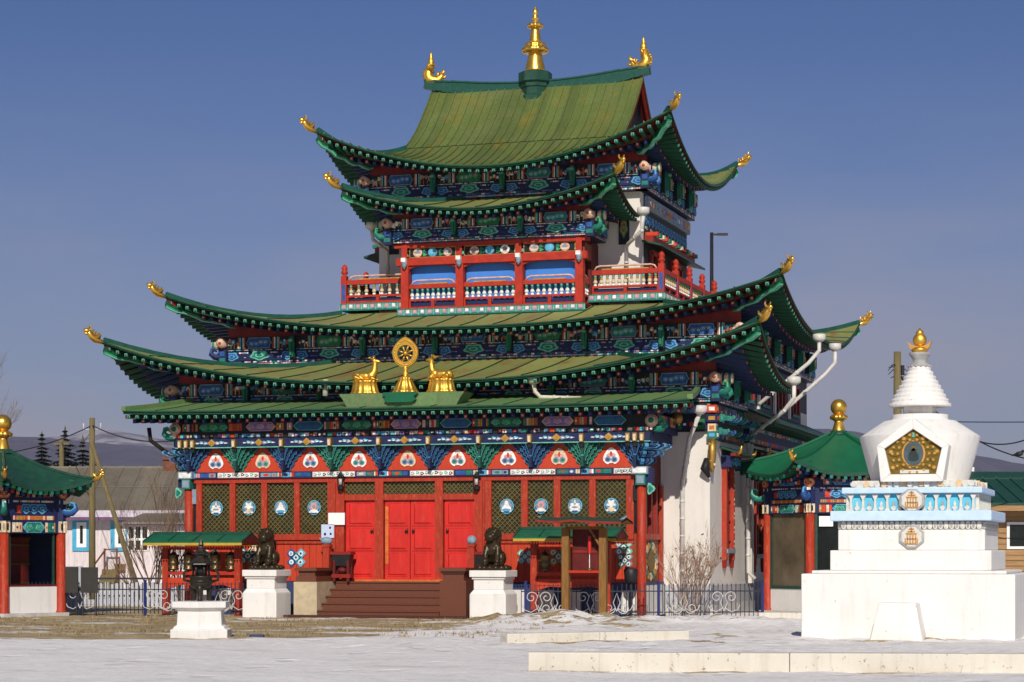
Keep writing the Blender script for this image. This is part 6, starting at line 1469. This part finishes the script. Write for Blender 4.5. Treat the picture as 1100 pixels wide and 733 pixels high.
# ================================================================== FENCES, KERBS
def fence(p0, p1, lab, posts, scrolls, hgt_=.86, nsp=.115):
    p0 = V((*p0, 0)); p1 = V((*p1, 0)); L = (p1-p0).length; ang = math.atan2(p1.y-p0.y, p1.x-p0.x)
    o = empty('metal_fence', p0, ang, lab, 'fence', 'low metal fences before the temple'); fr = front(0)
    mb = MB(); n = int(L/nsp)
    for z in (.16, .70): mb.fbox(fr, 0, L, z, z+.03, -.012, .012, 'picket')
    for k in range(n+1):
        a = L*k/n; mb.fbox(fr, a-.009, a+.009, .06, hgt_, -.008, .008, 'picket'); mb.prism(fr, [(a-.018, hgt_), (a+.018, hgt_), (a, hgt_+.06)], -.008, .008, 'picket')
    mb.build('railings', o)
    for u in posts: mb = MB(); mb.fbox(fr, L*u-.032, L*u+.032, 0, .95, -.032, .032, 'navy_post'); mb.fbox(fr, L*u-.04, L*u+.04, .95, .975, -.04, .04, 'navy_post'); mb.build('post', o)
    for a, flip in scrolls:
        mb = MB()
        for sg in (-1, 1):
            pts = []
            for k in range(22): t_ = k/21*2.6*math.pi; r = .16*(1-k/26); pts.append(fr(a+sg*(.19-r*math.cos(t_))*1.0, .42+flip*.14+r*math.sin(t_)*flip, .025))
            mb.tube(pts, .012, 'white_iron', 5)
            mb.tube([fr(a+sg*.03, .28, .025), fr(a+sg*.20, .18, .025), fr(a+sg*.36, .24, .025), fr(a+sg*.42, .36, .025)], .012, 'white_iron', 5)
        mb.tube([fr(a, .2, .025), fr(a+.09, .42, .025), fr(a, .66, .025), fr(a-.09, .42, .025), fr(a, .2, .025)], .012, 'white_iron', 5)
        mb.build('scroll_ornament', o)
    return o
fy = -1.95
x0, x1 = X(22, fy-.4), X(266, fy); fence((x0, fy-.4), (x1, fy), 'dark blue picket fence with white scrolls between the left pavilion and the lion pedestal', (.20, .555), [((X(p, fy)-x0), f) for p, f in ((92, 1), (172, 1), (190, -1), (250, 1), (236, -1))])
x0, x1 = X(560, fy), X(712, -.5); fence((x0, fy), (x1, -.5), 'dark picket fence with white scrolls before the right prayer wheel shelter', (.03, .97), [((X(p, fy)-x0), f) for p, f in ((578, 1), (594, -1), (632, 1), (660, -1))])
x0, x1 = X(714, -.5), X(819, .6); fence((x0, -.5), (x1, .6), 'dark picket fence before the shrub and the pale temple wall', (1.0,), [(.5, -1), (1.55, 1)])
for k, px in enumerate((75, 96)):
    c = at(px, 622, fy-.45); mb = MB(); mb.fbox(front(fy-.45), c.x-.25, c.x+.25, .62, 1.32 if k == 0 else 1.31, -.02, .02, 'grey_board'); 
    for q in (-.2, .2): mb.fbox(front(fy-.45), c.x+q-.015, c.x+q+.015, 0, .64, -.03, -.005, 'picket')
    tag(mb.build('dark_board'), 'dark grey blank board on the fence, %s the left pavilion column' % ('beside' if k == 0 else 'the one farther from'), 'board', 'dark boards on the left fence')
def kerb(pa, pb, h, wd, lab, broken=True):
    p0, p1 = V((*pa, 0)), V((*pb, 0)); L = (p1-p0).length; ang = math.atan2(p1.y-p0.y, p1.x-p0.x); mb = MB(); rk = random.Random(5)
    n = max(2, round(L/3.2))
    for k in range(n):
        a0, a1 = L*k/n+.003, L*(k+1)/n-.003; dz = rk.uniform(-.008, .004); dy = rk.uniform(-.006, .006)
        mb.box(a0, a1, dy, wd+dy, -.1, h+dz, 'kerb_stone')
    o = mb.build('kerb', None, p0, ang, bevel=.018); tag(o, lab, 'kerb'); return o
def gz(px, py):
    D_ = 2360*1.7/(py-594); q = deep(px, py, D_); return q.x, q.y
kerb(gz(545, 690.5), gz(741, 687.0), .17, .35, 'short white concrete kerb before the snow mound')
kerb(gz(567, 721), gz(1135, 723.5), .27, .34, 'long thick white concrete kerb across the snowy foreground')
c = gz(598, 661)
c = V((X(822, .9), .9, 0)); mb = MB(); mb.box(-.1, 1.5, -.35, .35, 0, .16, 'kerb_stone'); o = mb.build('doorstep', None, c, 0, bevel=.015); tag(o, 'white concrete step before the pavilion behind the stupa', 'step')
c = gz(316, 661); mb = MB(); mb.box(-.13, .16, -.07, .07, 0, .05, 'plinth_navy'); 
tag(mb.build('blue_plank', None, (uc[0]+1.05, uc[1]+.35, 0), .2), 'small blue plank lying on the ground right of the urn pedestal', 'plank')

# ================================================================== HOUSE, POLES, FIRS, SHRUBS, BUILDINGS BEHIND
def cam_empty(name, px, D_, lab, cat, group=None, yaw=YAW):
    p = deep(px, 594, D_); p.z = 0; return empty(name, p, yaw, lab, cat, group)
DH = 100; k_ = DH/2360.; hx = lambda px: (px-140)*k_; hz = lambda py: 1.7+(594-py)*k_
o = cam_empty('house', 140, DH, 'long pink wooden house with a grey tin roof and blue window frames', 'house')
mb = MB(); mb.box(hx(20), hx(300), 0, 9, 0, hz(546), 'pink_siding')
k = hx(20)
while k < hx(300): mb.box(k, k+.02, -.018, 0, .3, hz(546), 'house_trim'); k += .42
mb.box(hx(20)-.02, hx(300)+.02, -.06, 0, 0, .7, 'pink_siding'); mb.build('wall', o)
mb = MB()
zr, ze = hz(497), hz(546)
for sg in (0, 1):
    y0, y1 = (-.7, 4.6) if sg == 0 else (9.7, 4.4); P = [(hx(14), y0, ze-.1), (hx(310), y0, ze-.1), (hx(310), y1, zr), (hx(14), y1, zr)]
    mb.add([*P, *[(a, b, c_-.08) for a, b, c_ in P]], [(0, 1, 2, 3), (4, 7, 6, 5), (0, 4, 5, 1), (1, 5, 6, 2), (2, 6, 7, 3), (3, 7, 4, 0)], 'slate_house')
    k = hx(14)
    while k < hx(310): mb.bar((k, y0, ze-.08), (k, y1, zr+.02), .05, .03, 'slate_house'); k += .85
    zz = .5; q0, q1 = V((hx(14), y0, ze-.07)), V((hx(14), y1, zr+.03)); d_ = q0.lerp(q1, .5); mb.bar(d_, d_+V((hx(310)-hx(14), 0, 0)), .03, .03, 'slate_house')
mb.box(hx(14), hx(310), -.72, -.62, ze-.42, ze-.12, 'house_trim'); mb.box(hx(14), hx(310), -.70, -.60, ze-.56, ze-.425, 'purple_trim')
rf = mb.build('roof', o)
mb = MB(); mb.box(hx(160), hx(175), 4.0, 4.8, zr-.3, hz(488), 'brick'); mb.box(hx(159), hx(176), 3.9, 4.9, hz(490), hz(488)+.02, 'brick'); mb.build('chimney', rf)
for a, b in ((78, 98), (119, 140)):
    mb = MB(); f = front(0); u0, u1, v0, v1 = hx(a), hx(b), hz(592), hz(556)
    mb.fbox(f, u0, u1, v0, v1, .02, .08, 'casing_blue'); mb.fbox(f, u0-.1, u1+.1, v1, v1+.14, .02, .14, 'casing_blue'); mb.prism(f, [(u0, v1+.14), (u1, v1+.14), ((u0+u1)/2+.2, v1+.3), ((u0+u1)/2-.2, v1+.3)], .02, .1, 'casing_blue')
    w_ = mb.build('window', o); mb = MB(); i0, i1, j0, j1 = u0+.2, u1-.2, v0+.16, v1-.22; mb.fbox(f, i0, i1, j0, j1, .08, .11, 'white_frame'); mb.build('frame', w_)
    mb = MB(); mb.fbox(f, i0+.16, i1-.16, j0+.18, j1-.16, .11, .13, 'glass_dark'); mb.build('pane', w_)
mb = MB(); mb.box(hx(150), hx(215), -3.2, 0, 0, hz(566), 'pink_siding'); P = [(hx(146), -3.6, hz(562)), (hx(222), -3.6, hz(562)), (hx(222), 0, hz(549)), (hx(160), 0, hz(549))]
mb.add([*P, *[(a, b, c_-.1) for a, b, c_ in P]], [(0, 1, 2, 3), (4, 7, 6, 5), (0, 4, 5, 1), (1, 5, 6, 2), (2, 6, 7, 3), (3, 7, 4, 0)], 'slate_house'); mb.box(hx(148), hx(220), -3.55, -3.45, hz(566), hz(563), 'purple_trim'); mb.build('porch', o)
mb = MB(); f = front(-3.2)
mb.fbox(f, hx(150), hx(173), hz(592), hz(566), .0, .04, 'white_frame'); mb.fbox(f, hx(151), hx(172), hz(591), hz(567), .04, .05, 'glass_dark')
for k in range(4): a = hx(151+7*k); mb.fbox(f, a-.04, a+.04, hz(591), hz(567), .05, .08, 'white_frame')
mb.fbox(f, hx(151), hx(172), hz(580)-.05, hz(580)+.05, .05, .078, 'white_frame'); mb.build('porch_window', o)
mb = MB()
for k in range(4): mb.box(hx(112), hx(128), -.3-.3*(k+1), -.3-.3*k if k else 0, 0, .95-.25*k, 'pole_wood')
mb.bar((hx(104), -1.4, .95), (hx(116), -.6, 1.85), .06, .06, 'brick'); mb.bar((hx(114), -.6, 1.85), (hx(129), -.6, 1.85), .06, .06, 'brick'); 
for q in (104, 115, 128): mb.box(hx(q)-.04, hx(q)+.04, -.65, -.57, 0, 1.9 if q > 105 else 1.0, 'brick')
mb.build('porch_steps', o)
mb = MB(); mb.fbox(front(0), hx(124), hx(135), hz(613), hz(606), .06, .2, 'wood_brown'); mb.build('mail_box', o)

# poles, wires
o = cam_empty('utility_pole', 99, 80, 'tall grey wooden utility pole before the pink house', 'pole', yaw=0)
zt = deep(99, 449, 80).z
mb = MB(); mb.lathe((0, 0, 0), [(.13, 0), (.10, zt)], 'pole_wood', 10); mb.build('shaft', o)
mb = MB(); e = deep(153, 640, 79.5)-deep(99, 640, 80); mb.tube([(0.02, -.1, zt-.9), (e.x, e.y-.1, 0)], [.08, .11], 'pole_wood', 8); mb.build('brace', o)
mb = MB(); mb.tube([(-.1, 0, zt-.4), (.1, 0, zt-.4)], .03, 'white_iron', 6)
for q in (-.35, .35): mb.tube([(0, 0, zt-.45), (q, 0, zt-.40), (q, 0, zt-.2)], [.02, .02, .035], 'white_iron', 6)
mb.build('insulators', o)
def wire(p, q, sag, lab, r=.02, n=14):
    p = V(p); q = V(q); mb = MB(); c = (p+q)/2
    mb.tube([p.lerp(q, k/n)-c-V((0, 0, sag*4*(k/n)*(1-k/n))) for k in range(n+1)], r, 'black_iron', 4); tag(mb.build('wire', None, c), lab, 'wire')
top = deep(99, 455, 80)
wire(deep(99, 457, 80), deep(196, 473, 66), .25, 'black service wire from the left utility pole to the temple', .022)
wire(deep(99, 457, 80), deep(-60, 488, 75), .4, 'black wire from the left utility pole out of the left edge')
wire(deep(99, 462, 80), deep(66, 475, 118), .5, 'thin wire from the left utility pole back over the house roof', .018)
mb = MB(); o = cam_empty('utility_pole', 66, 118, 'short dark pole behind the grey house roof by the firs', 'pole', yaw=0); mb.lathe((0, 0, 0), [(.15, 0), (.12, deep(66, 472, 118).z)], 'pole_wood', 8); mb.build('shaft', o); mb = MB(); mb.box(-.5, .5, -.05, .05, deep(66, 478, 118).z, deep(66, 478, 118).z+.1, 'pole_wood'); mb.build('cross_arm', o)
o = cam_empty('utility_pole', 964, 72, 'weathered wooden utility pole rising behind the stupa spire', 'pole', yaw=0); zt = deep(964, 378, 72).z
mb = MB(); mb.lathe((0, 0, 0), [(.16, 0), (.12, zt)], 'pole_wood', 10); mb.build('shaft', o)
mb = MB(); rw = random.Random(2)
for k in range(9): a = rw.uniform(0, 6.28); z = zt-rw.uniform(.3, .9); mb.tube([(0, 0, z), (.16*math.cos(a), .16*math.sin(a), z+.05), (.34*math.cos(a), .34*math.sin(a), z+rw.uniform(-.15, .12))], [.02, .018, .012], 'black_iron', 5)
mb.lathe((.16, 0, zt-.75), [(.07, 0), (.07, .3)], 'black_iron', 8); mb.build('cable_clamp', o)
wire(deep(964, 452, 72), deep(1180, 452, 72), .05, 'thin straight wire high above the green roof on the right', .016)
wire(deep(964, 400, 72), deep(1160, 430, 72), 1.88, 'black wire drooping from the pole and rising to the right edge', .022, 40)
wire(deep(964, 402, 72), deep(1180, 489, 72), 1.16, 'sagging black wire over the green roof with a bird on it', .022, 40)
wb = deep(1095, 490.6, 72)
mb = MB(); mb.ball((0, 0, .09), (.13, .07, .08), 'black_iron', 10, 7); mb.ball((.11, 0, .17), .055, 'black_iron', 8, 6); mb.tube([(.15, 0, .17), (.2, 0, .16)], [.018, .004], 'black_iron', 5); mb.tube([(-.1, 0, .08), (-.26, 0, .03)], [.05, .02], 'black_iron', 6)
o = fused('bird', mb, .012, None, wb); tag(o, 'small dark bird perched on the sagging wire at the right edge', 'bird')
# street lamp
o = cam_empty('street_lamp', 764.5, 85, 'thin black street lamp with one arm right of the upper storey', 'street lamp', yaw=YAW); zt = deep(764, 250, 85).z
mb = MB(); mb.lathe((0, 0, 0), [(.12, 0), (.09, 6), (.065, zt)], 'black_iron', 10); mb.build('pole', o)
mb = MB(); mb.bar((0, 0, zt-.08), (.55, 0, zt-.06), .06, .07, 'black_iron'); mb.build('arm', o); mb = MB(); mb.box(.22, .62, -.1, .1, zt-.11, zt-.03, 'black_iron'); mb.build('lamp_head', o)

# firs
def fir(px, D_, ptop, wpx, seed, lab):
    o = cam_empty('fir_tree', px, D_, lab, 'tree', 'fir trees behind the house'); H = deep(px, ptop, D_).z; rr = random.Random(seed); R_ = wpx/2*D_/2360
    mb = MB(); mb.tube([(0, 0, 0), (0, 0, H*.98)], [.22, .03], 'pole_wood', 7); mb.build('trunk', o)
    mb = MB(); z = 1.6
    while z < H-.15:
        r = .40*(H-z+.25)*rr.uniform(.7, 1.15); r = min(r, 3.2); nb = rr.randint(9, 13)
        for k in range(nb):
            a = 2*math.pi*k/nb+rr.uniform(-.4, .4); L = r*rr.uniform(.6, 1.1); d = V((math.cos(a), math.sin(a), 0)); sd = V((-d.y, d.x, 0)); dz = -.25*L
            for j in range(5):
                u = (j+.4)/5; p = V((0, 0, z))+d*L*u+V((0, 0, dz*u)); wd = (.16+.24*(1-u))*L*.8+.08
                for q in (-1, 1):
                    e = p+sd*q*wd+d*L*.18+V((0, 0, -.12*L+rr.uniform(-.06, .06))); mb.add([p-d*.1, p+d*L*.16, e], [(0, 1, 2)], 'needles')
                mb.add([p-d*.12+sd*.05, p+d*L*.2, p-d*.1+V((0, 0, -.22*L*.5-.08))], [(0, 1, 2)], 'needles')
        z += rr.uniform(.22, .34)
    mb.add([V((-.12, 0, H-.6)), V((.12, 0, H-.6)), V((0, 0, H+.1))], [(0, 1, 2)], 'needles'); mb.build('crown', o)
fir(45, 150, 464, 20, 1, 'dark fir behind the house roof, nearest the left pavilion')
fir(70, 152, 458, 30, 2, 'tallest and widest dark fir behind the house roof')
fir(89, 155, 468, 22, 3, 'small dark fir just left of the utility pole')

# bare shrubs and tree
def branchy(mb, p, d, L, r, lvl, rr, m, spread=.5, up=.25, seg=3):
    p = V(p); d = V(d).normalized(); pts = [p]; rad = [r]; q = p.copy()
    for k in range(seg):
        d = (d+V((rr.uniform(-.18, .18), rr.uniform(-.18, .18), rr.uniform(-.1, .14)))).normalized(); q = q+d*L/seg; pts.append(q.copy()); rad.append(r*(1-.62*(k+1)/seg))
    mb.tube(pts, rad, m, 5 if r > .02 else 3, False)
    if lvl <= 0: return
    n = rr.randint(3, 5)
    for k in range(n):
        i = rr.uniform(.3, 1)*seg; j = min(int(i), seg-1); b = pts[j].lerp(pts[j+1], i-j)
        nd_ = (d+V((rr.uniform(-1, 1), rr.uniform(-1, 1), rr.uniform(-.3, .6)))*spread+V((0, 0, up))).normalized()
        branchy(mb, b, nd_, L*rr.uniform(.45, .72), max(rad[j]*.6, .004), lvl-1, rr, m, spread, up, seg)
def shrub(name, loc, n, H, r, seed, m, lab, cat='shrub', spread=.5, lean=.35, lvl=2, leaves=0, group=None):
    o = empty(name, loc, 0, lab, cat, group); rr = random.Random(seed); mb = MB()
    for k in range(n):
        a = 2*math.pi*k/n+rr.uniform(-.5, .5); branchy(mb, (.1*math.cos(a), .1*math.sin(a), -.03), (lean*math.cos(a), lean*math.sin(a), 1), H*rr.uniform(.45, .66), r, lvl, rr, m, spread)
    st_ = mb.build('branches', o)
    if leaves:
        vv = [V(v) for v in mb.v if v[2] > H*.35]; ml = MB()
        for k in range(leaves):
            c = rr.choice(vv); 
            for j in range(3):
                a = V((rr.uniform(-1, 1), rr.uniform(-1, 1), rr.uniform(-1, 1)))*.045; b = V((rr.uniform(-1, 1), rr.uniform(-1, 1), rr.uniform(-1, 1)))*.045; q = c+a*1.2; ml.add([q-a, q+b, q+a], [(0, 1, 2)], 'dead_leaf')
        ml.build('dry_leaves', o)
    return o
sh = at(741, 655, .6)
shrub('bare_shrub', (sh.x, .6, 0), 12, 2.1, .020, 12, 'twig_pale', 'leafless pale shrub with dry seed heads before the sunlit temple wall', 'shrub', .42, .26, 3, 70)
c = deep(168, 594, 72); shrub('bare_shrub', (c.x, c.y, 0), 10, 4.2, .035, 5, 'twig', 'tall bare brown bush between the pink house and the temple', 'shrub', .5, .30, 3)
c = deep(148, 594, 76); shrub('bare_shrub', (c.x, c.y, 0), 6, 3.0, .03, 6, 'twig', 'thin bare bush beside the brace of the utility pole', 'shrub', .5, .4, 2)
c = deep(196, 594, 68); shrub('bare_shrub', (c.x, c.y, 0), 8, 3.6, .03, 16, 'twig', 'bare bush close behind the left prayer wheel shelter', 'shrub', .5, .3, 3)
c = deep(-78, 594, 84); o = empty('bare_tree', (c.x, c.y, 0), 0, 'bare branches of a leafless tree at the left edge', 'tree'); rr = random.Random(31)
mb = MB(); mb.tube([(0, 0, 0), (.1, .1, 3.0), (.0, 0, 6.6)], [.28, .22, .14], 'twig', 9); mb.build('trunk', o); mb = MB()
for k in range(10): a = 2*math.pi*k/10; branchy(mb, (0, 0, 3.4+.32*k), (.8*math.cos(a*1.7), .8*math.sin(a*1.7), .55+.06*k), 3.3-.12*k, .085, 4, rr, 'twig', .5, .2)
mb.build('crown', o)

# wooden building with green roof at the right edge, and a longer one behind
DB = 76; kb = DB/2360.; bx_ = lambda px: (px-1100)*kb; bz = lambda py: 1.7+(594-py)*kb
o = cam_empty('wooden_building', 1100, DB, 'low brown timber building with a green tin roof behind the stupa', 'building')
mb = MB(); mb.box(bx_(1040), bx_(1230), 0, 7, 0, bz(549), 'log_wall')
zz = .3
while zz < bz(549): mb.box(bx_(1040)-.02, bx_(1230)+.02, -.04, 0, zz, zz+.17, 'log_wall'); zz += .19
mb.build('wall', o)
mb = MB()
for y0, y1 in ((-.9, 3.4), (7.9, 3.2)):
    P = [(bx_(1030), y0, bz(541)), (bx_(1240), y0, bz(541)), (bx_(1240), y1, bz(510)), (bx_(1030), y1, bz(510))]; mb.add([*P, *[(a, b, c_-.08) for a, b, c_ in P]], [(0, 1, 2, 3), (4, 7, 6, 5), (0, 4, 5, 1), (1, 5, 6, 2), (2, 6, 7, 3), (3, 7, 4, 0)], 'tin_dark_green')
    k = bx_(1030)
    while k < bx_(1240): mb.bar((k, y0, bz(541)+.02), (k, y1, bz(510)+.02), .04, .04, 'tin_dark_green'); k += .5
mb.box(bx_(1030), bx_(1240), -.92, -.84, bz(549)+.0, bz(541)-.09, 'log_wall'); mb.build('roof', o)
mb = MB(); f = front(-.04); mb.fbox(f, bx_(1081), bx_(1125), bz(590), bz(561), 0, .05, 'white_frame'); w_ = mb.build('window', o); mb = MB(); mb.fbox(f, bx_(1084), bx_(1122), bz(587), bz(564), .05, .06, 'glass_dark'); mb.build('pane', w_)
DB2 = 95; k2 = DB2/2360.; o = cam_empty('long_shed', 1100, DB2, 'dark green roofed building farther back behind the timber building', 'building')
mb = MB(); mb.box((1020-1100)*k2, (1260-1100)*k2, 0, 8, 0, 1.7+(594-535)*k2, 'log_wall'); mb.build('wall', o); mb = MB()
for y0, y1 in ((-.6, 4), (8.6, 3.9)):
    P = [((1010-1100)*k2, y0, 1.7+(594-535)*k2), ((1270-1100)*k2, y0, 1.7+(594-535)*k2), ((1270-1100)*k2, y1, 1.7+(594-503)*k2), ((1010-1100)*k2, y1, 1.7+(594-503)*k2)]; mb.add([*P, *[(a, b, c_-.1) for a, b, c_ in P]], [(0, 1, 2, 3), (4, 7, 6, 5), (0, 4, 5, 1), (1, 5, 6, 2), (2, 6, 7, 3), (3, 7, 4, 0)], 'tin_dark_green')
mb.build('roof', o); mb = MB(); mb.box((1048-1100)*k2, (1068-1100)*k2, 4.1, 4.9, 1.7+90*k2, 1.7+(594-498)*k2, 'white_frame'); mb.build('vent', o)
# corrugated fence behind the left pavilion
c = deep(72, 594, 66); mb = MB(); n = 5
for k in range(n): mb.box(k*.12, k*.12+.07, 0, .05, .0, 1.30, 'corrugated_grey'); mb.box(k*.12+.07, k*.12+.12,   .02, .05, .0, 1.30, 'corrugated_grey')
mb.box(0, n*.12, .05, .09, 1.1, 1.18, 'picket'); o = mb.build('corrugated_fence', None, (c.x-.15, c.y, 0), YAW); tag(o, 'short grey corrugated fence beside the left pavilion', 'fence')
c = deep(102, 594, 70); mb = MB(); n = 62
for k in range(n): mb.box(k*.16, k*.16+.11, 0, .04, .0, .70+.03*((k*7) % 3), 'corrugated_grey')
mb.box(0, n*.16, .04, .08, .3, .36, 'picket'); mb.box(0, n*.16, .04, .08, .85, .91, 'picket'); o = mb.build('plank_fence', None, (c.x, c.y, 0), YAW); tag(o, 'weathered grey plank fence in front of the pink house', 'fence')

# ================================================================== AIR
m = bpy.data.materials.new('air'); m.use_nodes = True; t = m.node_tree; t.nodes.clear()
o_ = t.nodes.new('ShaderNodeOutputMaterial'); v_ = t.nodes.new('ShaderNodeVolumePrincipled'); v_.inputs['Color'].default_value = (.80, .84, .95, 1); v_.inputs['Density'].default_value = 9e-5; v_.inputs['Anisotropy'].default_value = .2
t.links.new(v_.outputs[0], o_.inputs['Volume']); MATS['air'] = m
mb = MB(); mb.box(-13000, 13000, -13000, 13000, -3, 190, 'air'); tag(mb.build('haze'), kind='stuff')
